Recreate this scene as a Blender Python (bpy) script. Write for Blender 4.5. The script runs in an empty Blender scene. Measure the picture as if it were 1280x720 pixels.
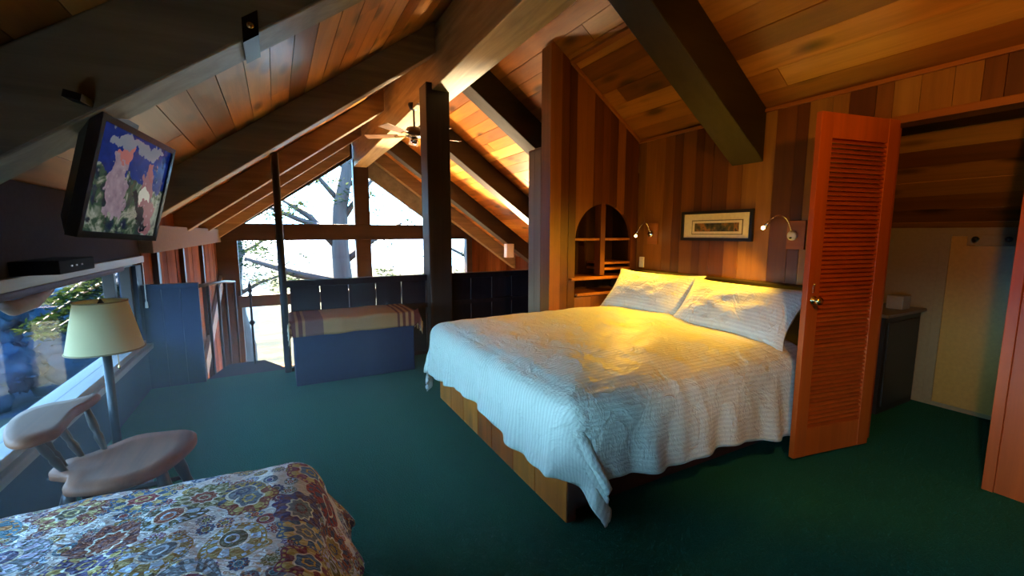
import bpy, math, random
from mathutils import Vector, Matrix, noise as mnoise
random.seed(7)
R = math.radians
SC = bpy.context.scene
COL = SC.collection

# ------------------------------------------------------------------ camera
YAW, PIT, FPX = R(28.25), R(7.19), 546.0
cam_d = bpy.data.cameras.new('camera'); cam = bpy.data.objects.new('camera', cam_d); COL.objects.link(cam)
fwd = Vector((math.sin(YAW)*math.cos(PIT), math.cos(YAW)*math.cos(PIT), -math.sin(PIT)))
rgt = Vector((math.cos(YAW), -math.sin(YAW), 0)); upv = rgt.cross(fwd)
cam.matrix_world = Matrix(((rgt.x, upv.x, -fwd.x, 0), (rgt.y, upv.y, -fwd.y, 0), (rgt.z, upv.z, -fwd.z, 1.40), (0, 0, 0, 1)))
cam_d.sensor_width = 36; cam_d.lens = FPX/1280*36; cam_d.clip_start = .02; cam_d.clip_end = 3000
SC.camera = cam

# ------------------------------------------------------------------ light and exposure
SKY_STRENGTH = 22.0
SUN_STRENGTH = 230.0
EXPOSURE = 0.0
vs = SC.view_settings
vs.view_transform = 'Standard'; vs.look = 'None'; vs.exposure = EXPOSURE; vs.gamma = 1.0; vs.use_curve_mapping = False
w = bpy.data.worlds.new('sky'); SC.world = w; w.use_nodes = True
nt = w.node_tree; nt.nodes.clear()
tc = nt.nodes.new('ShaderNodeTexCoord'); sp = nt.nodes.new('ShaderNodeSeparateXYZ')
rp = nt.nodes.new('ShaderNodeValToRGB'); bg = nt.nodes.new('ShaderNodeBackground'); wo = nt.nodes.new('ShaderNodeOutputWorld')
nt.links.new(tc.outputs['Generated'], sp.inputs[0]); nt.links.new(sp.outputs['Z'], rp.inputs[0])
rp.color_ramp.elements[0].position = 0.0; rp.color_ramp.elements[0].color = (.30, .64, .90, 1)
rp.color_ramp.elements[1].position = .7; rp.color_ramp.elements[1].color = (.15, .38, .90, 1)
nt.links.new(rp.outputs[0], bg.inputs[0]); bg.inputs[1].default_value = SKY_STRENGTH; nt.links.new(bg.outputs[0], wo.inputs[0])
sl = bpy.data.lights.new('sun', 'SUN'); sl.energy = SUN_STRENGTH; sl.angle = R(.6); sl.color = (1, .82, .55)
sun = bpy.data.objects.new('sun', sl); COL.objects.link(sun)
SUN_AZ, SUN_EL = R(-12), R(50)
sdir = Vector((-math.sin(SUN_AZ)*math.cos(SUN_EL), -math.cos(SUN_AZ)*math.cos(SUN_EL), -math.sin(SUN_EL)))
sun.rotation_euler = sdir.to_track_quat('-Z', 'Y').to_euler(); sun.location = (-8, 30, 25)
SC.cycles.use_denoising = True
SC.cycles.max_bounces = 10; SC.cycles.diffuse_bounces = 6; SC.cycles.transparent_max_bounces = 24
SC.cycles.sample_clamp_indirect = 30; SC.cycles.caustics_reflective = False; SC.cycles.caustics_refractive = False

# ------------------------------------------------------------------ helpers: materials
def srgb(r, g, b):
    f = lambda c: (c/255/12.92 if c/255 <= .04045 else ((c/255+.055)/1.055)**2.4)
    return (f(r), f(g), f(b), 1)
class NT:
    def __init__(s, name):
        s.m = bpy.data.materials.new(name); s.m.use_nodes = True; s.t = s.m.node_tree
        s.b = s.t.nodes['Principled BSDF']; s.o = s.t.nodes['Material Output']
    def n(s, typ, **kw):
        x = s.t.nodes.new('ShaderNode'+typ)
        for k, v in kw.items():
            if hasattr(x, k): setattr(x, k, v)
            else: x.inputs[k].default_value = v
        return x
    def l(s, a, b): s.t.links.new(a, b)
    def math(s, op, a, b=None, c=None):
        x = s.t.nodes.new('ShaderNodeMath'); x.operation = op
        for i, v in enumerate((a, b, c)):
            if v is None: continue
            if isinstance(v, (int, float)): x.inputs[i].default_value = v
            else: s.l(v, x.inputs[i])
        return x.outputs[0]
    def mix(s, f, a, b, mode='MIX'):
        x = s.t.nodes.new('ShaderNodeMix'); x.data_type = 'RGBA'; x.blend_type = mode
        for sock, v in ((x.inputs[0], f), (x.inputs[6], a), (x.inputs[7], b)):
            if isinstance(v, (int, float)): sock.default_value = v
            elif isinstance(v, tuple): sock.default_value = v
            else: s.l(v, sock)
        return x.outputs[2]
    def ramp(s, f, *stops, interp='LINEAR'):
        x = s.t.nodes.new('ShaderNodeValToRGB'); x.color_ramp.interpolation = interp
        e = x.color_ramp.elements
        while len(e) < len(stops): e.new(.5)
        for i, (p, c) in enumerate(stops): e[i].position = p; e[i].color = c
        s.l(f, x.inputs[0]); return x.outputs[0]
    def bump(s, h, strength, dist=.01):
        x = s.n('Bump'); x.inputs['Strength'].default_value = strength; x.inputs['Distance'].default_value = dist
        s.l(h, x.inputs['Height']); s.l(x.outputs[0], s.b.inputs['Normal'])
    def done(s, rough=.5, spec=.5, **kw):
        s.b.inputs['Roughness'].default_value = rough; s.b.inputs['Specular IOR Level'].default_value = spec
        for k, v in kw.items(): s.b.inputs[k.replace('_', ' ')].default_value = v
        return s.m
def plain(name, c, rough=.5, metal=0, spec=.5, **kw):
    s = NT(name); s.b.inputs['Base Color'].default_value = c; s.b.inputs['Metallic'].default_value = metal
    nz = s.n('TexNoise', Scale=38.0, Detail=3.0)
    ge = s.n('NewGeometry'); s.l(ge.outputs['Position'], nz.inputs['Vector'])
    s.l(s.mix(.16, c, s.ramp(nz.outputs['Fac'], (.3, (c[0]*.5, c[1]*.5, c[2]*.5, 1)), (.7, (min(1, c[0]*1.4), min(1, c[1]*1.4), min(1, c[2]*1.4), 1)))), s.b.inputs['Base Color'])
    return s.done(rough, spec, **kw)
def wood(name, tones, axis, rough=.45, knots=.0, grain=.55, spec=.4, scale=1.0, bump=.25):
    """boards: per-board tone, stretched grain along axis, dark knots"""
    s = NT(name)
    oi = s.n('ObjectInfo'); ge = s.n('NewGeometry')
    st = [14.0*scale]*3; st['xyz'.index(axis)] = .9*scale
    mp = s.n('Mapping'); mp.inputs['Scale'].default_value = st; s.l(ge.outputs['Position'], mp.inputs['Vector'])
    off = s.n('VectorMath', operation='SCALE'); off.inputs[0].default_value = (37, 53, 29); s.l(oi.outputs['Random'], off.inputs['Scale'])
    s.l(off.outputs[0], mp.inputs['Location'])
    n1 = s.n('TexNoise', Scale=1.0, Detail=6.0, Roughness=.65, Distortion=.6); s.l(mp.outputs[0], n1.inputs['Vector'])
    n2 = s.n('TexNoise', Scale=.35, Detail=2.0); s.l(mp.outputs[0], n2.inputs['Vector'])
    k = len(tones)
    base = s.ramp(oi.outputs['Random'], *[(i/k, t) for i, t in enumerate(tones)], interp='CONSTANT')
    g = s.ramp(n1.outputs['Fac'], (.3, (1-grain,)*3+(1,)), (.7, (1+0*grain,)*3+(1,)))
    col = s.mix(1.0, base, g, 'MULTIPLY')
    g2 = s.ramp(n2.outputs['Fac'], (.3, (.72, .72, .72, 1)), (.75, (1.0, 1.0, 1.0, 1)))
    col = s.mix(1.0, col, g2, 'MULTIPLY')
    if knots:
        st2 = [5.5]*3; st2['xyz'.index(axis)] = 1.9
        mp2 = s.n('Mapping'); mp2.inputs['Scale'].default_value = st2; s.l(ge.outputs['Position'], mp2.inputs['Vector']); s.l(off.outputs[0], mp2.inputs['Location'])
        v = s.n('TexVoronoi', Scale=1.0); s.l(mp2.outputs[0], v.inputs['Vector'])
        kf = s.ramp(v.outputs['Distance'], (.12, (1, 1, 1, 1)), (.30, (0, 0, 0, 1)))
        col = s.mix(s.math('MULTIPLY', kf, knots), col, (.035, .014, .006, 1))
    s.l(col, s.b.inputs['Base Color'])
    s.bump(n1.outputs['Fac'], bump, .004)
    return s.done(rough, spec)

# ------------------------------------------------------------------ helpers: meshes
class MB:
    def __init__(s): s.v = []; s.f = []; s.uv = None
    def add(s, vs_, fs):
        o = len(s.v); s.v += [tuple(p) for p in vs_]; s.f += [tuple(i+o for i in f) for f in fs]; return s
    def box(s, x0, x1, y0, y1, z0, z1):
        return s.add([(x0,y0,z0),(x1,y0,z0),(x1,y1,z0),(x0,y1,z0),(x0,y0,z1),(x1,y0,z1),(x1,y1,z1),(x0,y1,z1)],
                     [(3,2,1,0),(4,5,6,7),(0,1,5,4),(1,2,6,5),(2,3,7,6),(3,0,4,7)])
    def prism(s, poly, axis, a, b):
        """poly: 2d points in the plane normal to axis (order of remaining axes x,y,z)"""
        n = len(poly)
        def P(p, t):
            return {'x': (t, p[0], p[1]), 'y': (p[0], t, p[1]), 'z': (p[0], p[1], t)}[axis]
        vs_ = [P(p, a) for p in poly]+[P(p, b) for p in poly]
        return s.add(vs_, [tuple(range(n)), tuple(range(2*n-1, n-1, -1))]+[(i, n+i, n+(i+1) % n, (i+1) % n) for i in range(n)])
    def hexa(s, p8):
        return s.add(p8, [(3,2,1,0),(4,5,6,7),(0,1,5,4),(1,2,6,5),(2,3,7,6),(3,0,4,7)])
    def tube(s, pts, rad, seg=10, cap=True):
        pts = [Vector(p) for p in pts]; n = len(pts)
        rr = rad if isinstance(rad, (list, tuple)) else [rad]*n
        o = len(s.v); prev = None
        for i, p in enumerate(pts):
            t = (pts[min(i+1, n-1)]-pts[max(i-1, 0)]).normalized()
            if prev is None:
                u = t.cross(Vector((0, 0, 1)) if abs(t.z) < .9 else Vector((1, 0, 0))).normalized()
            else: u = (prev-t*prev.dot(t)).normalized()
            prev = u; v2 = t.cross(u)
            for k in range(seg):
                a = 2*math.pi*k/seg; s.v.append(tuple(p+(u*math.cos(a)+v2*math.sin(a))*rr[i]))
        for i in range(n-1):
            for k in range(seg):
                s.f.append((o+i*seg+k, o+i*seg+(k+1) % seg, o+(i+1)*seg+(k+1) % seg, o+(i+1)*seg+k))
        if cap:
            s.f.append(tuple(o+k for k in range(seg))[::-1]); s.f.append(tuple(o+(n-1)*seg+k for k in range(seg)))
        return s
    def lathe(s, prof, c=(0, 0, 0), seg=24, axis='z'):
        o = len(s.v); n = len(prof)
        for r, h in prof:
            for k in range(seg):
                a = 2*math.pi*k/seg; x, y = r*math.cos(a), r*math.sin(a)
                p = {'z': (x, y, h), 'x': (h, x, y), 'y': (x, h, y)}[axis]
                s.v.append((c[0]+p[0], c[1]+p[1], c[2]+p[2]))
        for i in range(n-1):
            for k in range(seg):
                s.f.append((o+i*seg+k, o+i*seg+(k+1) % seg, o+(i+1)*seg+(k+1) % seg, o+(i+1)*seg+k))
        s.f.append(tuple(o+k for k in range(seg))[::-1]); s.f.append(tuple(o+(n-1)*seg+k for k in range(seg)))
        return s
    def grid(s, nu, nv, fn, closed=False):
        o = len(s.v); s.uv = s.uv or {}
        for i in range(nu+1):
            for j in range(nv+1):
                r = fn(i/nu, j/nv)
                if len(r) == 2: s.uv[len(s.v)] = r[1]; r = r[0]
                s.v.append(tuple(r))
        for i in range(nu):
            for j in range(nv):
                a = o+i*(nv+1)+j; s.f.append((a, a+nv+1, a+nv+2, a+1))
        return s
    def build(s, name, mat, parent=None, smooth=False, bevel=0, solid=0, weld=False, subsurf=0, fixn=False):
        me = bpy.data.meshes.new(name); me.from_pydata(s.v, [], s.f); me.update()
        if s.uv:
            ul = me.uv_layers.new(name='UVMap')
            for lp in me.loops: ul.data[lp.index].uv = s.uv.get(lp.vertex_index, (0, 0))
        if fixn:
            import bmesh
            bm = bmesh.new(); bm.from_mesh(me); bmesh.ops.recalc_face_normals(bm, faces=bm.faces); bm.to_mesh(me); bm.free()
        if smooth:
            for p in me.polygons: p.use_smooth = True
        ob = bpy.data.objects.new(name, me); COL.objects.link(ob)
        if mat: me.materials.append(mat)
        if parent: ob.parent = parent
        if bevel:
            m = ob.modifiers.new('bevel', 'BEVEL'); m.width = bevel; m.segments = 2; m.limit_method = 'ANGLE'; m.angle_limit = R(40)
        if solid:
            m = ob.modifiers.new('thickness', 'SOLIDIFY'); m.thickness = solid; m.offset = -1
        if subsurf:
            m = ob.modifiers.new('subsurf', 'SUBSURF'); m.levels = subsurf; m.render_levels = subsurf
        return ob
def tag(o, label=None, cat=None, group=None, kind=None):
    if label: o['label'] = label
    if cat: o['category'] = cat
    if group: o['group'] = group
    if kind: o['kind'] = kind
    return o
def empty(name, loc=(0, 0, 0)):
    o = bpy.data.objects.new(name, None); o.empty_display_size = .1; COL.objects.link(o); o.location = loc; return o
def group_at(root, *kids):
    """keep world-space meshes in place under an Empty standing at the thing's base"""
    bpy.context.view_layer.update()
    for k in kids: k.parent = root; k.matrix_parent_inverse = root.matrix_world.inverted()
class Thing:
    def __init__(s, name, loc, label=None, cat=None, group=None, kind=None):
        s.o = tag(empty(name, loc), label, cat, group, kind); s.inv = Matrix.Translation(-Vector(loc))
    def part(s, mb, name, mat, parent=None, **kw):
        ob = mb.build(name, mat, parent or s.o, **kw)
        if parent is None: ob.matrix_parent_inverse = s.inv
        return ob
def B(*a): return MB().box(*a)

# ------------------------------------------------------------------ materials
M = {}
M['carpet'] = None
s = NT('green carpet'); ge = s.n('NewGeometry')
n1 = s.n('TexNoise', Scale=120.0, Detail=4.0); n2 = s.n('TexNoise', Scale=3.0, Detail=3.0)
s.l(ge.outputs['Position'], n1.inputs['Vector']); s.l(ge.outputs['Position'], n2.inputs['Vector'])
c = s.mix(n1.outputs['Fac'], (.008, .108, .064, 1), (.024, .205, .125, 1)); c = s.mix(s.math('MULTIPLY', n2.outputs['Fac'], .35), c, (.010, .070, .070, 1))
s.l(c, s.b.inputs['Base Color']); s.bump(n1.outputs['Fac'], 1.0, .02); M['carpet'] = s.done(.95, .12)
M['cedar'] = wood('cedar wall boards', [srgb(150,96,36), srgb(124,72,26), srgb(168,112,46), srgb(112,62,24), srgb(142,86,32), srgb(178,124,56), srgb(130,76,28), srgb(158,100,38)], 'z', .42, 0, .35)
M['cedar_dark'] = wood('cedar alcove boards', [srgb(150,84,34), srgb(118,60,24), srgb(166,98,42), srgb(100,50,20)], 'z', .45, 0, .35)
M['roofwood'] = wood('pine ceiling boards', [srgb(200,132,56), srgb(168,102,40), srgb(216,152,72), srgb(136,80,34), srgb(190,120,48), srgb(154,92,38)], 'y', .32, .85, .42, .5)
M['rafter'] = wood('dark stained rafter wood', [srgb(156,136,108), srgb(144,124,100)], 'x', .5, 0, .45)
M['rafter_shaded'] = wood('shade darkened rafter wood', [srgb(58,46,34), srgb(54,42,32)], 'x', .5, 0, .4)  # darker copy of the rafter wood, shade put into the colour
M['ridge'] = wood('weathered ridge timber', [srgb(196,176,134)], 'y', .5, .3, .5)
M['post'] = wood('dark post timber', [srgb(62,42,34)], 'z', .5, 0, .45)
M['railboard'] = wood('dark railing boards', [srgb(44,34,40), srgb(52,38,40), srgb(38,30,38)], 'z', .7, 0, .4, spec=.1)
M['greatwall'] = wood('weathered cedar siding', [srgb(136,82,52), srgb(112,64,40), srgb(148,94,60), srgb(124,74,46)], 'z', .9, 0, .5, spec=.05)
M['darkframe'] = wood('dark window timber', [srgb(58,40,34)], 'x', .5, 0, .4)
M['greyboard'] = wood('grey painted timber', [srgb(150,146,140)], 'y', .55, 0, .3)
M['navy'] = plain('dark wood tinted by blue glare', srgb(28, 44, 74), .6, spec=.2)  # blue of the veiling glare is put into this wood colour
M['doorwood'] = wood('orange varnished louver wood', [srgb(206,96,30)], 'z', .38, 0, .25)
M['louver'] = wood('orange varnished louver slat', [srgb(196,88,28), srgb(186,80,24)], 'y', .4, 0, .25)
M['trim'] = wood('cedar trim', [srgb(176,104,44)], 'y', .4, 0, .3)
M['bedwood'] = wood('honey bed frame boards', [srgb(216,116,34), srgb(190,92,26), srgb(228,130,40)], 'z', .42, .4, .35)
M['redwood'] = wood('reddish bed side boards', [srgb(128,58,34), srgb(112,50,30)], 'x', .5, 0, .3)
M['chairwood'] = wood('worn brown chair wood', [srgb(140,84,52)], 'y', .6, 0, .45, spec=.2)
M['black'] = plain('black plastic', (.012, .013, .016, 1), .3)
M['iron'] = plain('black wrought iron', (.010, .012, .018, 1), .45, .3)
M['brass'] = plain('brass', (.75, .55, .25, 1), .22, 1)
M['chrome'] = plain('chrome', (.85, .85, .85, 1), .12, 1)
M['white'] = plain('white enamel', (.85, .85, .85, 1), .35)
M['cream'] = plain('cream mat board', srgb(238, 226, 186), .7)
M['offwhite'] = plain('warm shaded white paint', srgb(150, 126, 84), .6)  # warm dim closet light is put into this brownish white
M['closetdoor'] = plain('lamplit cream paint', srgb(190, 146, 70), .3)  # yellow of the warm lamplight is put into the cream
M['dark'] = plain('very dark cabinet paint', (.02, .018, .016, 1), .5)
s = NT('window glass'); tr = s.n('BsdfTransparent'); gl = s.n('BsdfGlossy'); gl.inputs['Roughness'].default_value = .02
fr = s.n('Fresnel'); fr.inputs['IOR'].default_value = 1.35; mx = s.n('MixShader'); s.l(s.math('MULTIPLY', fr.outputs[0], .15), mx.inputs[0]); s.l(tr.outputs[0], mx.inputs[1]); s.l(gl.outputs[0], mx.inputs[2]); s.l(mx.outputs[0], s.o.inputs['Surface']); M['glass'] = s.m
# striped satin bedding: stripe across the sheet coordinate V
def satin(name, col, per):
    s = NT(name); uv = s.n('UVMap'); sx = s.n('SeparateXYZ'); s.l(uv.outputs[0], sx.inputs[0])
    ph = s.math('FRACT', s.math('MULTIPLY', sx.outputs['Y'], per)); st = s.math('GREATER_THAN', ph, .5)
    c = s.mix(st, col, (col[0]*.88, col[1]*.88, col[2]*.88, 1)); s.l(c, s.b.inputs['Base Color'])
    s.l(s.math('MULTIPLY_ADD', st, .25, .36), s.b.inputs['Roughness'])
    ge = s.n('NewGeometry'); n = s.n('TexNoise', Scale=5.0, Detail=3.0, Distortion=2.2); s.l(ge.outputs['Position'], n.inputs['Vector'])
    n2 = s.n('TexNoise', Scale=11.0, Detail=2.0, Distortion=2.5); s.l(ge.outputs['Position'], n2.inputs['Vector'])
    rid = lambda f: s.math('POWER', s.math('SUBTRACT', 1, s.math('ABSOLUTE', s.math('MULTIPLY_ADD', f, 4, -2))), 3.0)
    h = s.math('ADD', s.math('ADD', n.outputs['Fac'], s.math('ADD', s.math('MULTIPLY', s.math('MAXIMUM', rid(n.outputs['Fac']), 0), .22), s.math('MULTIPLY', s.math('MAXIMUM', rid(n2.outputs['Fac']), 0), .10))), s.math('MULTIPLY', st, .03)); s.bump(h, .42, .035)
    s.b.inputs['Specular IOR Level'].default_value = .4; s.b.inputs['Sheen Weight'].default_value = .15
    return s.m
M['duvet'] = satin('striped ivory satin duvet', srgb(212, 216, 200), 38)
M['pillow'] = satin('striped ivory satin pillowcase', srgb(216, 220, 206), 38)
# paisley quilt
def quilt_mat():
    s = NT('paisley quilt'); uv = s.n('UVMap')
    wn = s.n('TexNoise', Scale=4.0, Detail=1.0); s.l(uv.outputs[0], wn.inputs['Vector'])
    wv = s.n('VectorMath', operation='MULTIPLY_ADD'); s.l(wn.outputs['Color'], wv.inputs[0]); wv.inputs[1].default_value = (.05,)*3; s.l(uv.outputs[0], wv.inputs[2])
    def motif(scale, rnd, basecol, rmax, lo):
        mp = s.n('VectorMath', operation='SCALE'); s.l(wv.outputs[0], mp.inputs[0]); mp.inputs['Scale'].default_value = scale
        v = s.n('TexVoronoi', Scale=1.0, voronoi_dimensions='2D'); v.inputs['Randomness'].default_value = rnd; s.l(mp.outputs[0], v.inputs['Vector'])
        d = s.n('VectorMath', operation='SUBTRACT'); s.l(mp.outputs[0], d.inputs[0]); s.l(v.outputs['Position'], d.inputs[1])
        dx = s.n('SeparateXYZ'); s.l(d.outputs[0], dx.inputs[0])
        cr = s.n('SeparateColor'); s.l(v.outputs['Color'], cr.inputs[0])
        ang = s.math('ADD', s.math('ARCTAN2', dx.outputs['Y'], dx.outputs['X']), s.math('MULTIPLY', cr.outputs[2], 6.28))
        # paisley drop: radius bends with the angle; flowers: petal lobes
        pet = s.math('SINE', s.math('MULTIPLY', ang, s.math('ADD', 6, s.math('FLOOR', s.math('MULTIPLY', cr.outputs[1], 6)))))
        drop = s.math('MULTIPLY', s.math('COSINE', s.math('ADD', ang, s.math('MULTIPLY', v.outputs['Distance'], 3.0))), .30)
        isd = s.math('GREATER_THAN', cr.outputs[0], .5)
        mod = s.math('ADD', s.math('MULTIPLY', isd, drop), s.math('MULTIPLY', s.math('SUBTRACT', 1, isd), s.math('MULTIPLY', pet, .10)))
        r = s.math('DIVIDE', v.outputs['Distance'], s.math('MULTIPLY', s.math('ADD', 1, mod), rmax))
        pal = [srgb(120,112,48), srgb(128,36,52), srgb(66,100,140), srgb(150,70,36), srgb(74,52,112), srgb(168,134,58), srgb(60,118,140), srgb(98,84,44), srgb(160,44,40), srgb(116,120,128)]
        pal2 = [srgb(206,176,96), srgb(222,196,120), srgb(200,214,230), srgb(214,150,70), srgb(210,200,230), srgb(110,54,60), srgb(196,186,150), srgb(56,60,96)]
        ca = s.ramp(cr.outputs[0], *[(i/len(pal), c) for i, c in enumerate(pal)], interp='CONSTANT')
        cb = s.ramp(cr.outputs[1], *[(i/len(pal2), c) for i, c in enumerate(pal2)], interp='CONSTANT')
        cc = s.ramp(cr.outputs[2], *[(i/len(pal), c) for i, c in enumerate(pal[3:]+pal[:3])], interp='CONSTANT')
        def band(a, b): return s.math('MULTIPLY', s.math('GREATER_THAN', r, a), s.math('LESS_THAN', r, b))
        col = basecol
        col = s.mix(s.math('LESS_THAN', r, 1.0), col, ca)
        dots = s.math('GREATER_THAN', s.math('SINE', s.math('MULTIPLY', ang, 26)), .0)
        col = s.mix(s.math('MULTIPLY', band(.84, .94), dots), col, cb)
        col = s.mix(band(.52, .80), col, s.mix(s.math('GREATER_THAN', pet, .1), ca, cb))
        col = s.mix(band(.44, .52), col, srgb(235, 224, 205))
        col = s.mix(s.math('LESS_THAN', r, .44), col, cc)
        col = s.mix(band(.16, .24), col, cb)
        return col
    base = srgb(232, 222, 216)
    small = motif(17.0, .95, base, .40, 0)
    col = motif(6.3, .72, small, .50, 0)
    s.l(col, s.b.inputs['Base Color'])
    mp = s.n('Mapping'); mp.inputs['Scale'].default_value = (38, 90, 1); mp.inputs['Rotation'].default_value = (0, 0, .5); s.l(uv.outputs[0], mp.inputs['Vector'])
    n = s.n('TexNoise', Scale=1.0, Detail=2.0, Distortion=.8); s.l(mp.outputs[0], n.inputs['Vector']); s.bump(n.outputs['Fac'], 1.0, .03)
    return s.done(.6, .35)
M['quilt'] = quilt_mat()
# woven blanket with stripes across U
s = NT('tan blanket with brown stripes'); uv = s.n('UVMap'); sx = s.n('SeparateXYZ'); s.l(uv.outputs[0], sx.inputs[0])
tan, brn, pur = srgb(158, 118, 76), srgb(92, 44, 38), srgb(110, 74, 70)
stops = [(0, tan), (.09, brn), (.13, tan), (.145, brn), (.17, tan), (.185, pur), (.29, tan), (.76, brn), (.775, tan), (.795, brn), (.815, tan), (.835, brn), (.855, tan), (.875, brn), (.96, tan)]
s.l(s.ramp(sx.outputs['X'], *stops, interp='CONSTANT'), s.b.inputs['Base Color'])
n = s.n('TexNoise', Scale=160.0); ge = s.n('NewGeometry'); s.l(ge.outputs['Position'], n.inputs['Vector']); s.bump(n.outputs['Fac'], .5, .006); M['blanket'] = s.done(.9, .15)
M['shade'] = NT('cream linen shade'); s = M['shade']; s.b.inputs['Base Color'].default_value = srgb(222, 206, 160)
wv = s.n('TexWave', Scale=90.0); ge = s.n('NewGeometry'); s.l(ge.outputs['Position'], wv.inputs['Vector']); s.bump(wv.outputs['Fac'], .15, .002)
tl = s.n('BsdfTranslucent'); tl.inputs[0].default_value = srgb(226, 206, 150); mx = s.n('MixShader'); mx.inputs[0].default_value = .4
s.l(s.b.outputs[0], mx.inputs[1]); s.l(tl.outputs[0], mx.inputs[2]); s.l(mx.outputs[0], s.o.inputs['Surface']); M['shade'] = s.done(.8, .2)
s = NT('lit bulb'); s.b.inputs['Emission Color'].default_value = (1, .55, .16, 1); s.b.inputs['Emission Strength'].default_value = 40; M['bulb'] = s.done(.4)
# exterior
def leafmat(name, a, b, tr=.35):
    s = NT(name); ge = s.n('NewGeometry'); n = s.n('TexNoise', Scale=2.2, Detail=3.0); s.l(ge.outputs['Position'], n.inputs['Vector'])
    c = s.mix(s.ramp(n.outputs['Fac'], (.35, (0,0,0,1)), (.65, (1,1,1,1))), a, b); s.l(c, s.b.inputs['Base Color'])
    tl = s.n('BsdfTranslucent'); s.l(c, tl.inputs[0]); mx = s.n('MixShader'); mx.inputs[0].default_value = tr
    s.l(s.b.outputs[0], mx.inputs[1]); s.l(tl.outputs[0], mx.inputs[2]); s.l(mx.outputs[0], s.o.inputs['Surface']); return s.done(1.0, 0)
M['leaf'] = leafmat('cypress foliage', srgb(24, 34, 22), srgb(46, 56, 34))
M['leafblue'] = leafmat('blue green hillside foliage', (.0025, .012, .028, 1), (.008, .026, .045, 1), .1)  # blue distance haze is put into the hillside foliage colours
M['bark'] = wood('grey brown bark', [srgb(66, 54, 46)], 'z', .8, 0, .5)
M['bough'] = leafmat('bright fir bough', (.002, .007, .0015, 1), (.010, .017, .003, 1), .3)
s = NT('dry meadow and forest floor'); ge = s.n('NewGeometry'); n = s.n('TexNoise', Scale=.5, Detail=6.0); s.l(ge.outputs['Position'], n.inputs['Vector'])
n3 = s.n('TexNoise', Scale=2.2, Detail=5.0); s.l(ge.outputs['Position'], n3.inputs['Vector'])
c = s.ramp(n.outputs['Fac'], (.36, (.004, .007, .007, 1)), (.46, (.012, .014, .008, 1)), (.6, (.020, .020, .013, 1)))
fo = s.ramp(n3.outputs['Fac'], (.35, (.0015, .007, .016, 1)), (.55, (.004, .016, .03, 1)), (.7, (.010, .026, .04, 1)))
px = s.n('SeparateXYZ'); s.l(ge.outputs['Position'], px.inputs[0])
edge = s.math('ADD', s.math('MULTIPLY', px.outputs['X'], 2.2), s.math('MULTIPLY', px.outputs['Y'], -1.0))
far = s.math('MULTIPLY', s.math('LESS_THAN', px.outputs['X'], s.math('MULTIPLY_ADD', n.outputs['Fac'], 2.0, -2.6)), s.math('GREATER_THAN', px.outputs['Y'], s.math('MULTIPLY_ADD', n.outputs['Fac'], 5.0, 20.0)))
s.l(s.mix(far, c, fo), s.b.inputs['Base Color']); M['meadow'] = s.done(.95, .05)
s = NT('sea'); s.b.inputs['Base Color'].default_value = (.006, .03, .075, 1); ge = s.n('NewGeometry'); n = s.n('TexNoise', Scale=.4, Detail=4.0); s.l(ge.outputs['Position'], n.inputs['Vector']); s.bump(n.outputs['Fac'], .5, .3); M['sea'] = s.done(.35, .3)

# ------------------------------------------------------------------ room geometry constants
XR, XL, YR, YG = 3.39, -1.07, 4.90, 10.5       # right wall, left wall, loft edge, far gable
SL = .709
zl = lambda x: 3.584-SL*(1.65-x)
zr = lambda x: 2.35+SL*(3.39-x)
zroof = lambda x: zl(x) if x < 1.65 else zr(x)
YB = -2.6                                     # back wall behind the camera

# floor: loft slab with carpet
fl = MB().box(XL, 3.39, YB, 4.97, -.28, 0).box(3.39, 4.75, YB, 2.05, -.28, 0).build('floor', M['carpet'])
tag(fl, 'dark green carpet covering the loft floor', kind='structure')
gf = tag(B(XL-.1, 5.7, 4.97, YG+.1, -2.85, -2.6).build('floor_great_room', wood('pale great room floor', [srgb(206,164,112)], 'x', .45, 0, .3)), 'pale wooden floor of the room below the loft', kind='structure')
ldg = tag(MB().prism([(-.66, 4.97), (.05, 4.97), (-.19, 5.46), (-.52, 5.46)], 'z', -.05, -.002).build('trim_1', plain('worn grey landing board', srgb(60,62,70), .9, spec=.05)), 'grey landing board at the top of the stairs', kind='structure')

# ceiling: solid slab plus separate boards
ce = MB().prism([(-1.75, zl(-1.75)+.04), (1.65, 3.624), (5.8, zr(5.8)+.04), (5.8, zr(5.8)+.2), (1.65, 3.8), (-1.75, zl(-1.75)+.2)], 'y', YB-.1, 11.5).build('ceiling', M['rafter'])
tag(ce, 'sloping board ceiling of the gabled loft', kind='structure')
def roof_boards(x0, x1, wd, right):
    cs = math.cos(math.atan(SL)); x = x0; i = 0
    while (x < x1) if right else (x > x1):
        xn = x+wd*cs if right else x-wd*cs
        y = YB-random.random()*1.5
        g = .004
        while y < 11.4:
            L = random.uniform(2.3, 4.6); y1 = min(y+L, 11.45)
            za, zb = zroof(x+(g if right else -g)), zroof(xn)
            dz = random.uniform(-.003, .003)
            a, b = (x+g, xn) if right else (xn, x-g)
            if right: p = [(a, zroof(a)+dz), (b, zroof(b)+dz), (b, zroof(b)+.045), (a, zroof(a)+.045)]
            else: p = [(a, zroof(a)+dz), (b, zroof(b)+dz), (b, zroof(b)+.045), (a, zroof(a)+.045)]
            if not (y1 < -1.2):
                MB().prism(p, 'y', max(y, YB), y1-.003).build('board', M['roofwood'], ce)
            y = y1
        x = xn; i += 1
roof_boards(1.65, 5.75, .165, True)
roof_boards(1.65, -1.5, .165, False)

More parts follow.
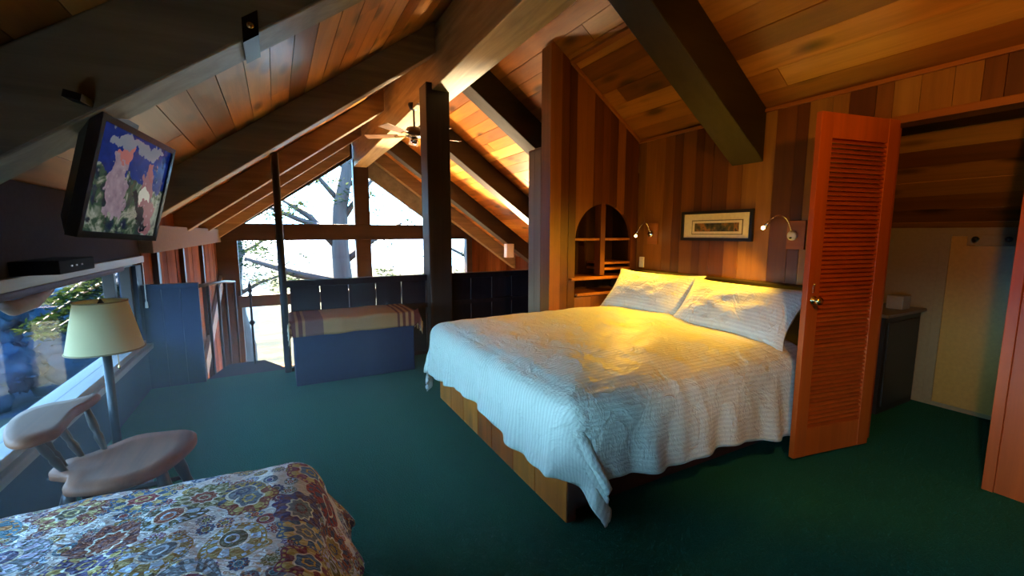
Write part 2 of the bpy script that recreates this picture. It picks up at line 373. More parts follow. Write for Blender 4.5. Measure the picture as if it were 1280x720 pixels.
# right wall: vertical cedar boards, doorway y .755 .. 1.325, head 2.085
DY0, DY1, DZ = .755, 1.365, 2.085
wr = MB().box(XR+.02, XR+.12, DY1, 3.5, 0, 2.33).box(XR+.02, XR+.12, YB, DY0, 0, 2.33).box(XR+.02, XR+.12, DY0, DY1, DZ, 2.33).build('wall_right', M['cedar'])
tag(wr, 'cedar board wall behind the bed', kind='structure')
y = 3.5
while y > -1.6:
    wd = random.choice((.085, .10, .115, .13, .145)); y1 = y-wd
    if y > DY1 > y1+.02: y1 = DY1
    elif abs(y1-DY1) < .03: y1 = DY1
    if y > DY0+.01 and y1 < DY0: y1 = DY0
    z0 = DZ if (y1 >= DY0-.001 and y <= DY1+.001) else 0
    d = random.uniform(0, .006)
    MB().box(XR+d, XR+.03, y1+.0015, y-.0015, z0, 2.345).build('board', M['cedar'], wr)
    y = y1
# ceiling trims and doorway casing
def trim(i, mb, mat, label): return tag(mb.build('trim_%d' % i, mat, bevel=.003), label, kind='structure')
trim(2, MB().box(XR-.022, XR+.0, YB, 3.5, 2.318, 2.345), M['trim'], 'thin cedar moulding where the right wall meets the ceiling')
trim(3, MB().prism([(2.50, zr(2.50)-.002), (XR, zr(XR)-.002), (XR, zr(XR)-.035), (2.50, zr(2.50)-.035)], 'y', 3.475, 3.5), M['trim'], 'sloping cedar moulding along the top of the alcove wall')
trim(4, MB().prism([(2.49, zr(2.49)-.0), (2.525, zr(2.525)-.0), (2.525, zr(2.525)-.025), (2.49, zr(2.49)-.025)], 'y', 2.44, 3.5), M['trim'], 'cedar strip running along the ceiling above the bed')
dc = Thing('trim_5', (XR, 1.04, 0), 'orange cedar casing around the closet doorway', kind='structure')
dc.part(B(XR-.03, XR+.13, DY0-.0, DY1+.03, DZ-.03, DZ+.015), 'head_casing', M['trim'], bevel=.003)
dc.part(B(XR-.01, XR+.13, DY1-.012, DY1+.02, 0, DZ-.03), 'jamb', M['doorwood'], bevel=.003)
dc.part(B(XR-.045, XR+.13, DY0-.04, DY0+.005, 0, DZ+.015), 'jamb', M['doorwood'], bevel=.003)
dc.part(B(XR-.035, XR, DY0-.36, DY0-.04, 0, DZ+.015), 'side_panel', M['doorwood'], bevel=.003)

# alcove wall with the arched niche (y = 3.5)
wa = MB().box(2.33, XR, 3.62, 3.66, 0, .58).box(2.33, XR, 3.62, 3.66, 1.76, 2.2).build('wall_alcove', M['cedar_dark']); tag(wa, 'cedar board partition with an arched shelf niche beside the bed', kind='structure')
NX0, NX1, NZS, NZB = 2.585, 3.31, 1.33, .76
ncx, nrx = (NX0+NX1)/2, (NX1-NX0)/2
def arch(x):
    t = max(0, 1-((x-ncx)/nrx)**2); return NZS+.36*math.sqrt(t)
def wing_board(xa, xb, mat):
    d = random.uniform(0, .006)
    top = [(xb, zr(xb)-.003), (xa, zr(xa)-.003)]
    if xb <= NX0+.001 or xa >= NX1-.001:
        MB().prism([(xa, 0), (xb, 0)]+top, 'y', 3.5+d, 3.54).build('board', mat, wa)
    else:
        xs = [xa+(xb-xa)*k/8 for k in range(9)]
        MB().prism([(x, arch(x)) for x in xs]+top, 'y', 3.5+d, 3.54).build('board', mat, wa)
        MB().prism([(xa, 0), (xb, 0), (xb, NZB), (xa, NZB)], 'y', 3.5+d, 3.54).build('board', mat, wa)
edges = [2.30, 2.41, 2.50, NX0, 2.70, 2.80, 2.905, 3.0, 3.10, 3.20, NX1, XR-.002]
for a, b in zip(edges[:-1], edges[1:]): wing_board(a+.001, b-.001, M['cedar_dark'])
# niche interior: back boards, sides, divider, shelves; the lining colour carries the shade
nb = wood('shade toned niche lining', [srgb(72, 40, 20), srgb(62, 34, 16)], 'z', .6, 0, .3, spec=.15)
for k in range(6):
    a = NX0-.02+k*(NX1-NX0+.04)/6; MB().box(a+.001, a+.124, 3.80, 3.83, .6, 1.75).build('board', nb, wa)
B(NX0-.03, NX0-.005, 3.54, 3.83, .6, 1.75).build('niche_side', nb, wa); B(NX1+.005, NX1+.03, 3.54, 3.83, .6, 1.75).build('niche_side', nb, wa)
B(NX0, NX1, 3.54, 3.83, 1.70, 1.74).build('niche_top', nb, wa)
B(2.905, 2.965, 3.505, 3.60, .97, 1.69).build('divider', M['cedar_dark'], wa, bevel=.003)
for (a, b, z, y0) in ((NX0, 2.905, 1.335, 3.52), (2.965, NX1, 1.335, 3.52), (2.965, NX1, 1.09, 3.51), (2.965, NX1, 1.03, 3.505), (2.52, 3.30, .945, 3.46), (2.60, 3.30, .785, 3.47)):
    B(a, b, y0, 3.80, z-.012, z+.012).build('shelf', M['trim'], wa, bevel=.002)
# thick end of the partition, window light put into its pale colour, and the thin upper part
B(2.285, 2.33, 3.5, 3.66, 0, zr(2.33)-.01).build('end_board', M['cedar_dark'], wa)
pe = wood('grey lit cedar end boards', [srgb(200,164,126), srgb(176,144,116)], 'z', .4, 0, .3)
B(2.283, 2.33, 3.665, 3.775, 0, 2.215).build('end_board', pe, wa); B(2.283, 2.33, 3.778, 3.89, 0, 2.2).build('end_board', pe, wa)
B(2.33, XR+.1, 3.86, 3.89, 0, 2.2).build('back_panel', M['cedar_dark'], wa); B(2.283, XR+.1, 3.66, 3.89, 2.19, 2.21).build('cap', M['cedar_dark'], wa)
B(2.33, XR+.1, 3.62, 3.655, 2.2, 2.34).build('back_panel', M['cedar_dark'], wa)
MB().prism([(2.33, 2.2), (XR+.1, 2.2), (XR+.1, zr(XR+.1)), (2.33, zr(2.33))], 'y', 3.60, 3.64).build('back_panel', M['cedar_dark'], wa)

# back wall behind the camera
wb = tag(MB().prism([(XL-.1, 0), (XR+.1, 0), (XR+.1, 2.3), (1.65, 3.6), (XL-.1, zl(XL-.1))], 'y', YB-.1, YB).build('wall_back', M['cedar']), 'cedar wall behind the viewer', kind='structure')

# left wall: knee wall, header, window band
WZ0, WZ1, WY0, WY1 = .47, 1.12, -1.6, 4.80
wl = Thing('wall_left', (XL, 1.5, 0), 'low knee wall under the long window', kind='structure')
wl.part(B(XL-.12, XL, YB, 4.97, -.28, WZ0-.04), 'knee_panel', M['navy'])
wl.part(B(XL-.12, XL, YB, WY0, WZ0-.04, WZ1), 'side_panel', M['navy'])
wl.part(B(XL-.12, XL, WY1, 4.97, WZ0-.04, WZ1), 'side_panel', M['navy'])
wl.part(B(XL-.12, XL, YB, 4.97, 1.20, zl(XL)-.01), 'plate', plain('dull dark plate stain', srgb(58, 58, 72), .95, spec=.05))
wl.part(B(XL-.14, XL+.03, YB, 4.95, 1.143, 1.20), 'header', M['greyboard'], bevel=.004)
w1 = Thing('window_1', (XL, 1.5, WZ0), 'long low window band along the left wall', kind='structure')
w1.part(B(XL-.13, XL+.05, WY0, 4.88, WZ0-.09, WZ0-.045), 'apron', M['greyboard'], bevel=.004)
w1.part(B(XL-.15, XL+.02, WY0, WY1, WZ0-.045, WZ0), 'sill', M['greyboard'], bevel=.004)
w1.part(B(XL-.10, XL-.02, WY0, WY1, WZ1-.0, WZ1+.023), 'head_frame', M['darkframe'])
for yy in (WY1, 4.38, 1.55, -.05, WY0):
    w1.part(B(XL-.10, XL-.03, yy-.05, yy, WZ0, WZ1), 'mullion', M['darkframe'], bevel=.003)
for a, b in ((4.38, WY1-.05), (1.55, 4.33), (-.05, 1.50), (WY0, -.10)):
    w1.part(B(XL-.068, XL-.062, a, b, WZ0, WZ1), 'pane', M['glass'])

# left wall of the great room beyond
wg = MB().box(XL-.12, XL-.03, 4.97, YG+.1, -2.6, zl(XL)-.02).build('wall_great_left', M['greatwall']); tag(wg, 'weathered cedar siding wall beyond the stairwell', kind='structure')
y = 4.98
while y < YG:
    wd = random.choice((.16, .2, .24, .28)); d = random.uniform(0, .008)
    MB().box(XL-.03, XL+d, y+.003, min(y+wd, YG)-.003, -2.6, 1.22).build('board', M['greatwall'], wg); y += wd
for yy in (5.35, 6.7, 8.3): B(XL, XL+.05, yy, yy+.09, -2.6, 1.22).build('batten', M['darkframe'], wg)
B(XL-.03, XL+.10, 4.97, YG, 1.22, 1.47).build('plate_beam', plain('dull grey plate', srgb(120, 112, 108), .9, spec=.1), wg, bevel=.006)
MB().prism([(7.6, -.72), (7.6, -.46), (YG, .55), (YG, .29)], 'x', XL+.02, XL+.07).build('brace', M['greyboard'], wg)
# right wall of the great room
tag(B(5.6, 5.7, 3.9, YG+.1, -2.6, zr(5.6)).build('wall_great_right', M['greatwall']), 'far right wall of the room below', kind='structure')
tag(B(XR+.1, 5.7, 3.89, 3.95, -2.6, zr(XR)).build('wall_great_near', M['greatwall']), 'partition closing the room below on the near side', kind='structure')
tag(B(XL-.1, 5.7, 4.85, 4.96, -2.6, -.28).build('wall_under_loft', M['greatwall']), 'wall of the room below under the loft edge', kind='structure')

# far gable wall with windows (front face at y = 10.5)
gw = Thing('wall_front', (1.75, YG, -2.6), 'far gable wall framed in dark timber', kind='structure')
gl_ = lambda x: 1.58+.684*(x+.54)              # window edge under the left slope
gr_ = lambda x: 2.66-.70*(x-1.93)              # window edge under the right slope
xe = 1.93+(2.66-1.59)/.70
gw.part(B(-1.1, 4.4, YG-.06, YG+.14, 1.245, 1.59), 'transom', M['darkframe'], bevel=.006)
gw.part(B(1.60, 1.93, YG-.05, YG+.14, -2.6, 3.02), 'king_post', M['darkframe'], bevel=.006)
gw.part(MB().prism([(-1.15, 1.59), (-.54, 1.59), (1.60, gl_(1.60)), (1.60, zl(1.60)), (-1.15, zl(-1.15))], 'y', YG, YG+.12), 'sloped_header', M['darkframe'])
gw.part(MB().prism([(1.93, gr_(1.93)), (xe, 1.59), (5.0, 1.25), (5.0, zr(5.0)), (1.93, zr(1.93))], 'y', YG, YG+.12), 'sloped_header', M['greyboard'])
gw.part(B(-1.1, -.70, YG, YG+.12, -2.6, 1.3), 'corner_post', M['darkframe'])
gw.part(B(-.75, 4.45, YG-.04, YG+.12, -.13, .11), 'floor_beam', M['darkframe'], bevel=.006)
gw.part(B(4.30, 4.45, YG-.04, YG+.12, -2.6, 1.3), 'side_post', M['darkframe'])
gw.part(B(-.75, 4.45, YG, YG+.12, -2.6, -1.5), 'base_panel', M['greatwall'])
x = 4.45
while x < 5.6:
    gw.part(MB().prism([(x+.002, -2.6), (x+.168, -2.6), (x+.168, zr(x+.168)), (x+.002, zr(x))], 'y', YG+.02+random.uniform(-.008, .008), YG+.1), 'board', M['greatwall']); x += .17
w2 = Thing('window_2', (.5, YG, -1.5), 'left bay of the tall gable window', kind='structure')
w3 = Thing('window_3', (3.1, YG, -1.5), 'right bay of the tall gable window', kind='structure')
Y0, Y1 = YG+.04, YG+.046
w2.part(MB().prism([(-.54, 1.59), (1.60, 1.59), (1.60, gl_(1.6))], 'y', Y0, Y1), 'pane', M['glass'])
w2.part(B(-.70, 1.60, Y0, Y1, .11, 1.245), 'pane', M['glass']); w2.part(B(-.70, 1.60, Y0, Y1, -1.5, -.13), 'pane', M['glass'])
w3.part(MB().prism([(1.93, 1.59), (xe, 1.59), (1.93, gr_(1.93))], 'y', Y0, Y1), 'pane', M['glass'])
w3.part(B(1.93, 4.30, Y0, Y1, .11, 1.245), 'pane', M['glass']); w3.part(B(1.93, 4.30, Y0, Y1, -1.5, -.13), 'pane', M['glass'])

# ------------------------------------------------------------------ timbers
def rafter(side, y0, y1, dz, x1, label, x0=None, mat=None):
    x0 = x0 if x0 is not None else (1.52 if side == 'l' else 1.80)
    f = zl if side == 'l' else zr
    o = MB().prism([(x0, f(x0)), (x1, f(x1)), (x1, f(x1)-dz), (x0, f(x0)-dz)], 'y', y0, y1).build('rafter', mat or M['rafter'], bevel=.008, fixn=True)
    return tag(o, label, 'rafter', 'roof rafters')
rafter('l', 1.88, 2.09, .30, XL-.1, 'dark timber rafter on the left slope that carries the television', mat=wood('weathered olive grey rafter', [srgb(178,164,136)], 'x', .5, .25, .55, scale=.7))
rafter('l', 4.44, 4.66, .30, XL-.1, 'dark rafter on the left slope, second from the viewer')
rafter('l', 6.80, 7.02, .30, XL-.1, 'left slope rafter beyond the railing, third from the viewer')
rafter('l', 8.75, 8.97, .30, XL-.1, 'left slope rafter beyond the railing, nearest the gable window')
rafter('l', 10.22, 10.46, .42, XL-.1, 'left slope rafter set against the gable window')
rafter('r', 2.16, 2.43, .40, XR, 'heavy dark rafter slanting down to the wall above the bed', mat=M['rafter_shaded'])
rafter('r', 4.62, 4.87, .37, 3.6, 'right slope rafter resting above the dark post', mat=M['rafter_shaded'])
rafter('r', 6.60, 6.84, .37, 5.6, 'right slope rafter beyond the post over sunlit boards', mat=M['rafter_shaded'])
rafter('r', 8.65, 8.90, .37, 5.6, 'right slope rafter beyond the post with a white box under it', mat=M['rafter_shaded'])
rafter('r', 10.22, 10.42, .33, 5.6, 'right slope rafter set against the gable window')
rb = MB().hexa([(1.50, YB, 3.0), (1.86, YB, 3.0), (1.90, YG, 2.86), (1.62, YG, 2.86), (1.50, YB, 3.50), (1.86, YB, 3.46), (1.90, YG, 3.44), (1.62, YG, 3.55)]).build('ridge_beam', M['ridge'], bevel=.01)
tag(rb, 'long weathered ridge beam running to the gable window', 'beam')
po = tag(B(1.50, 1.765, 4.73, 4.98, 0, 3.0).build('post', M['post'], bevel=.012), 'square dark timber post under the ridge beam', 'post')
ip = tag(MB().tube([(.035, 4.86, 0), (.035, 4.86, 2.16)], .034, 8).build('iron_post', M['iron'], smooth=True), 'slim dark post from floor to rafter beside the stair opening', 'post')

# railing of wide boards with slits
rl = Thing('railing', (1.6, 4.88, 0), 'dark board railing with narrow light slits along the loft edge', 'railing')
x = .09
while x < 3.6:
    rl.part(B(x+.004, x+.276, 4.87, 4.90, .03, .86), 'board', M['railboard'], bevel=.002); x += .28
rl.part(B(.06, 3.7, 4.85, 4.93, .86, .925), 'top_rail', M['railboard'], bevel=.005)
rl.part(B(.06, 3.7, 4.84, 4.87, .55, .60), 'rear_rail', M['railboard']); rl.part(B(.06, 3.7, 4.85, 4.93, .0, .04), 'bottom_rail', M['railboard'])
gp = Thing('guard_panel', (-.86, 4.9, 0), 'dark blue half-height guard panel left of the stair opening', 'panel')
for k in range(3): gp.part(B(XL+.002+k*.138, XL+.136+k*.138, 4.89, 4.93, 0, .90), 'board', M['navy'], bevel=.002)
gp.part(B(XL+.002, -.655, 4.87, 4.95, .90, .945), 'top_rail', M['navy'], bevel=.004)
sg = Thing('stair_rail', (-.66, 6, -1.2), 'thin black iron stair rail descending past the siding wall', 'rail')
sg.part(MB().tube([(-.66, 4.93, .91), (-.66, 7.1, .74), (-.66, 8.7, .58)], .018, 8), 'handrail', M['iron'], smooth=True)
for yy, zt in ((5.5, .86), (6.35, .80), (7.2, .73), (8.6, .59)): sg.part(MB().tube([(-.66, yy, zt), (-.66, yy, zt-2.2)], .016, 8), 'baluster', M['iron'], smooth=True)
nw = Thing('iron_newel', (-.275, 5.35, 0), 'thin black iron newel rod with finial on the landing', 'newel')
nw.part(MB().tube([(-.275, 5.35, -.01), (-.275, 5.35, .74)], .011, 8), 'rod', M['iron'], smooth=True)
nw.part(MB().lathe([(.004, 0), (.022, .02), (.008, .045), (.024, .075), (.008, .10), (.018, .12), (.002, .17)], (-.275, 5.35, .72), 12), 'finial', M['iron'], smooth=True)
nw.part(MB().lathe([(.01, 0), (.026, .02), (.026, .04), (.01, .06)], (-.275, 5.35, .42), 12), 'collar', M['iron'], smooth=True)

# ------------------------------------------------------------------ closet behind the doorway
wc = Thing('wall_closet', (4.66, 1.2, 0), 'cream low wall under the roof slope inside the closet room', kind='structure')
wc.part(B(4.66, 4.74, YB, 2.05, 0, zr(4.66)-.01), 'panel', M['offwhite'])
wc.part(B(4.645, 4.66, 1.40, 1.46, .03, 1.385), 'door_stile', M['offwhite'], bevel=.002)
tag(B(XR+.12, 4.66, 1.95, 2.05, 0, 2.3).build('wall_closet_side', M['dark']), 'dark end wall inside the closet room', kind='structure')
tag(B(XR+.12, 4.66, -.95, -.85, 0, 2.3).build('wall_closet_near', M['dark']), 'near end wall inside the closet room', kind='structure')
d2 = Thing('door_2', (4.64, 1.0, 0), 'plain access door coloured by warm lamplight in the low closet wall', kind='structure')
d2.part(B(4.630, 4.655, .62, 1.395, .04, 1.375), 'panel', M['closetdoor'], bevel=.004)
hr = Thing('hook_rail', (4.62, 1.05, 1.3), 'cream peg rail with two dark hooks on the closet door', 'hook rail')
hr.part(B(4.612, 4.630, .80, 1.30, 1.305, 1.385), 'rail', M['offwhite'], bevel=.003)
for yy in (1.245, 1.075): hr.part(MB().lathe([(.012, 0), (.012, -.03), (.02, -.045), (.006, -.055)], (4.612, yy, 1.355), 12, 'x'), 'hook', M['iron'], smooth=True)
cb = Thing('washstand_cabinet', (4.2, 1.72, 0), 'dark washstand cabinet with a thin counter in the closet room', 'cabinet')
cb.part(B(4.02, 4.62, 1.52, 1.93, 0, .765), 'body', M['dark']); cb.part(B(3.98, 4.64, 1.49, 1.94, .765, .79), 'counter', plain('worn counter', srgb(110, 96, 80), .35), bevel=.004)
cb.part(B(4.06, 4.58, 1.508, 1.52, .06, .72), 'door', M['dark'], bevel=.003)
tb = tag(B(4.36, 4.50, 1.55, 1.66, .791, .90).build('tissue_box', plain('pale box card', srgb(150, 140, 122), .7), bevel=.006), 'small pale tissue box on the closet counter', 'box')
tag(B(3.90, 3.98, 1.935, 1.949, 1.20, 1.33).build('switch_plate', plain('grey plate', srgb(120, 118, 112), .5), bevel=.004), 'grey switch plate on the dark closet wall', 'switch')

# louvered door: hinged at the far jamb, opened into the room
door = Thing('door_1', (3.37, 1.335, 0), 'orange louvered wooden door standing open beside the bed', kind='structure')
DW, DH, DT = .652, 2.075, .034
def dpart(mb, name, mat, parent=None, **kw):
    o = mb.build(name, mat, parent or door.o, **kw); return o
ST = .095
doors = []
dpart(B(0, ST, -DT, 0, .02, DH), 'stile', M['doorwood'], bevel=.003); dpart(B(DW-ST, DW, -DT, 0, .02, DH), 'stile', M['doorwood'], bevel=.003)
for z0, z1 in ((.02, .20), (DH-.14, DH)): dpart(B(ST, DW-ST, -DT+.002, -.002, z0, z1), 'rail', M['doorwood'], bevel=.003)
lm = MB().hexa([(ST, -DT+.003, -.012), (DW-ST, -DT+.003, -.012), (DW-ST, -.004, .010), (ST, -.004, .010), (ST, -DT+.003, -.006), (DW-ST, -DT+.003, -.006), (DW-ST, -.004, .016), (ST, -.004, .016)])
lmesh = None
for z0, z1 in ((.20, DH-.14),):
    n = int((z1-z0)/.0265)
    for k in range(n):
        z = z0+(k+.5)*(z1-z0)/n
        if lmesh is None:
            o = dpart(lm, 'slat', M['louver']); lmesh = o.data
        else:
            o = bpy.data.objects.new('slat', lmesh); COL.objects.link(o); o.parent = door.o
        o.location = (0, 0, z)
kn = dpart(MB().lathe([(.027, 0), (.027, -.006), (.010, -.012), (.010, -.020), (.022, -.026), (.027, -.038), (.020, -.050), (.004, -.053)], (DW-.05, -DT, 1.005), 20, 'y'), 'door_knob', M['brass'], smooth=True)
dpart(MB().lathe([(.007, 0), (.009, -.006), (.003, -.012)], (DW-.045, -DT, 1.10), 12, 'y').box(DW-.049, DW-.041, -DT-.005, -DT, 1.055, 1.10), 'latch', M['brass'])
# local +x runs from hinge to free edge; local -y is the face towards the camera
door.o.rotation_euler.z = math.pi-.172
# after a half turn local -y would face away, so mirror the leaf across its plane
door.o.scale = (1, -1, 1)

# ------------------------------------------------------------------ big bed
bx0, bx1, by0, by1 = 1.16, 3.27, 1.60, 3.46
bed = Thing('platform_bed', (2.2, 2.5, 0), 'low wooden platform bed with honey coloured foot boards', 'bed')
y = by0
for k, wd in enumerate((.30, .25, .29, .22, .27, .26, .27)):
    y1 = min(y+wd, by1); bed.part(B(bx0, bx0+.03, y+.004, y1-.004, 0, .36), 'foot_board', M['bedwood'], bevel=.003); y = y1
for a, b in ((bx0+.06, 1.95), (1.954, 3.2)): bed.part(B(a, b, by0+.07, by0+.10, 0, .34), 'side_board', M['redwood'], bevel=.003)
bed.part(B(bx0+.005, bx0+.055, by0, by0+.10, 0, .34), 'corner_post', M['redwood'], bevel=.003)
bed.part(B(bx0+.03, bx1, by0+.1, by1, .30, .36), 'platform', M['redwood'])
bed.part(B(bx0+.05, bx1-.04, by0+.06, by1-.03, .36, .59), 'mattress', plain('white mattress ticking', srgb(214, 210, 200), .8), bevel=.05)
hb = bed.part(B(bx1, XR-.005, 1.62, 3.47, 0, 1.02), 'headboard', plain('dark walnut headboard', srgb(38, 26, 20), .5), bevel=.008)

def drape(X0, X1, Yn, Yf, top, Rr, Lfoot, Lnear, Lfar, nu, nv, puff, flare, seed, wr_amp, head='x1'):
    """sheet over a box: free overhang past X0 (foot), Yn (near side), Yf (far side); returns a grid function"""
    tot_u = (X1-X0)+Lfoot; 
    def fn(u, v):
        # u: head -> foot, v: near hem -> far hem
        su = u*tot_u; sv = v*((Yf-Yn)+Lnear+Lfar)-Lnear
        X = X1-su; Y = Yn+sv
        ox = max(0, X0-X); oy = (Yn-Y) if Y < Yn else (-(Y-Yf) if Y > Yf else 0)
        fo = 1.0
        if ox > 0: ox *= Lf_mod(min(max((Y-Yn)/(Yf-Yn), 0), 1))
        if Y < Yn: oy *= Ln_mod(min(max((X1-X)/(X1-X0), 0), 1))
        d = math.hypot(ox, oy)
        cx, cy = max(X, X0), min(max(Y, Yn), Yf)
        nx, ny = (-ox/d, -oy/d) if d > 1e-6 else (0, 0)
        if d < Rr*math.pi/2: h = Rr*math.sin(d/Rr); dr = Rr*(1-math.cos(d/Rr)); t = 0
        else: t = d-Rr*math.pi/2; h = Rr+flare*t; dr = Rr+t*.985
        arc = (Y if ox > abs(oy) else X)*1.0+math.atan2(abs(oy), ox+1e-6)*.25
        rip = wr_amp*min(1, t*4)*(math.sin(arc*19+seed)+.6*math.sin(arc*31+2*seed))
        p = Vector((cx+nx*(h+rip), cy+ny*(h+rip), top-dr))
        if ox > 0 and Y < Yn: k_ = math.sqrt(2*ox*abs(oy))/d; p.x += (corner[0]+nx*corner[2])*k_*t; p.y += (corner[1]+ny*corner[2])*k_*t
        e = min(1, min(cx-X0, cy-Yn, Yf-cy)/.35) if d == 0 else 0
        p.z += puff*math.sqrt(max(0, e))*(1+.25*mnoise.noise(Vector((X*2.1, Y*2.1, seed))))
        q = mnoise.noise(Vector((X*5, Y*5, seed+3)))*.010+mnoise.noise(Vector((X*13, Y*9, seed+9)))*.005
        if d > 0: p += Vector((nx*q*1.4, ny*q*1.4, q*.4))
        else: p.z += q
        if p.x > 2.2: p.y = min(p.y, 3.488)
        return p, (X, Y)
    return fn
corner = (.55, -.02, .25)
Lf_mod = lambda a: 1.0+.06*math.sin(a*9)+.28*max(0, a-.75)+.12*max(0, .25-a)*2
Ln_mod = lambda a: 1.0+.05*math.sin(a*11)+.08*math.sin(a*4+1)
dv = MB().grid(150, 150, drape(1.20, 3.02, 1.62, 3.44, .635, .10, .41, .50, .50, 150, 150, .055, .10, 1.3, .016)).build('duvet', M['duvet'], smooth=True, solid=.018)
tag(dv, 'ivory satin striped duvet draped over the platform bed', 'duvet')

def pillow(name, c, wd, ht, th, rx, label, rz=0):
    """wd along local x, ht along local y, puffed along z"""
    def side(sg):
        def fn(u, v):
            a, b = u*2-1, v*2-1
            prof = (max(0, 1-abs(a)**2.6)*max(0, 1-abs(b)**2.6))**.55
            k = 1-.05*(1-abs(b))*abs(a)**3-.0
            e = .06*abs(a*b)**3
            x, y = a*wd/2*(1-.07*(1-b*b))*(1+e), b*ht/2*(1-.08*(1-a*a))*(1+e)
            nz = mnoise.noise(Vector((a*2.4+c[1]*3, b*2.4, 1)))*.16+mnoise.noise(Vector((a*6+c[1]*3, b*5, 4)))*.06
            flange = .004
            return Vector((x, y, sg*(th/2*prof*(1+nz)+flange))), (x, y)
        return fn
    mb = MB().grid(40, 26, side(1)); o = len(mb.v); mb.grid(40, 26, side(-1))
    ob = mb.build(name, M['pillow'], smooth=True, fixn=True)
    ob.matrix_world = Matrix.Translation(c) @ Matrix.Rotation(rz, 4, 'Z') @ Matrix.Rotation(rx, 4, 'X')
    return tag(ob, label, 'pillow', 'bed pillows')
# local x must lie along world -Y, lean back against the headboard (+X)
pillow('pillow', (3.02, 2.96, .835), .94, .48, .20, R(52), 'striped ivory pillow at the far side of the bed beside the niche', rz=-math.pi/2+.05)
pillow('pillow', (2.975, 2.06, .82), .96, .50, .22, R(50), 'striped ivory pillow nearest the louvered door', rz=-math.pi/2-.04)

# ------------------------------------------------------------------ things on the right wall
pf = Thing('framed_picture', (3.37, 2.55, 1.33), 'small wide picture in a black frame with cream mat', 'picture')
pf.part(B(3.362, 3.388, 2.20, 2.90, 1.331, 1.357).box(3.362, 3.388, 2.20, 2.90, 1.567, 1.593).box(3.362, 3.388, 2.20, 2.226, 1.357, 1.567).box(3.362, 3.388, 2.874, 2.90, 1.357, 1.567), 'frame', M['black'])
pf.part(B(3.374, 3.388, 2.226, 2.874, 1.357, 1.567), 'mat', M['cream'])
s = NT('landscape print'); ge = s.n('NewGeometry'); n = s.n('TexNoise', Scale=18.0, Detail=4.0); s.l(ge.outputs['Position'], n.inputs['Vector'])
s.l(s.ramp(n.outputs['Fac'], (.3, srgb(34, 40, 20)), (.5, srgb(92, 84, 34)), (.62, srgb(170, 112, 36)), (.7, srgb(60, 66, 30))), s.b.inputs['Base Color']); art = s.done(.5)
pf.part(B(3.371, 3.374, 2.285, 2.785, 1.385, 1.512).box(3.3705, 3.371, 2.29, 2.29, 1.39, 1.39), 'inner_line', plain('olive mat line', srgb(110, 100, 60), .7))
pf.part(B(3.3695, 3.371, 2.292, 2.778, 1.392, 1.505), 'inner_mat', M['cream']); pf.part(B(3.368, 3.3695, 2.318, 2.752, 1.412, 1.485), 'print', art)

def sconce(label, yc, zc, bulb, head_dir, disc=False, power=72):
    t = Thing('reading_lamp', (3.385, yc, zc), label, 'lamp', 'wall reading lamps')
    t.part(B(3.372, 3.388, yc-.064, yc+.064, zc-.105, zc+.105), 'back_plate', M['trim'], bevel=.002)
    t.part(MB().lathe([(.036, 0), (.036, -.012), (.028, -.02), (.004, -.022)], (3.372, yc+.02, zc-.005), 24, 'x'), 'wall_disc', M['chrome'] if not disc else M['white'], smooth=True)
    t.part(MB().lathe([(.007, 0), (.007, -.012), (.002, -.016)], (3.350, yc+.02, zc-.022), 10, 'x'), 'switch_knob', M['black'], smooth=True)
    a = Vector((3.352, yc+.02, zc+.02)); b = Vector(bulb); pts = []
    c1 = a+Vector((-.03, .02, .16)); c2 = b+Vector((.02, -.05, .10))
    for k in range(15):
        q = k/14; pts.append(a*(1-q)**3+c1*3*q*(1-q)**2+c2*3*q*q*(1-q)+b*q**3)
    t.part(MB().tube(pts, .0045, 8), 'gooseneck', M['chrome'], smooth=True)
    d = Vector(head_dir).normalized()
    hd = t.part(MB().tube([b-d*.045, b-d*.02, b+d*.012], [.008, .012, .017], 14, True), 'lamp_head', M['chrome'], smooth=True)
    t.part(MB().lathe([(.003, -.013), (.010, -.009), (.013, 0), (.010, .009), (.003, .013)], tuple(b+d*.024), 14), 'bulb', M['bulb'], parent=hd, smooth=True)
    L = bpy.data.lights.new('reading_lamp_light', 'SPOT'); L.energy = power; L.color = (1, .52, .03); L.spot_size = R(132); L.spot_blend = .8; L.shadow_soft_size = .02
    lo = bpy.data.objects.new('reading_lamp_light', L); COL.objects.link(lo); lo.location = b+d*.045; lo.rotation_euler = d.to_track_quat('-Z', 'Y').to_euler()
    lo.parent = t.o; lo.matrix_parent_inverse = t.inv
    return t
sconce('brass reading lamp on the wall beside the niche', 3.265, 1.393, (3.22, 3.335, 1.385), (-.60, -.45, -.66))
sconce('reading lamp with a white round mount next to the louvered door', 1.865, 1.385, (3.22, 2.00, 1.455), (-.42, .52, -.74), disc=True)
tag(B(3.372, 3.39, 3.375, 3.435, 1.04, 1.15).build('switch_plate', M['cream'], bevel=.004), 'cream light switch plate on the wall above the far pillow', 'switch')
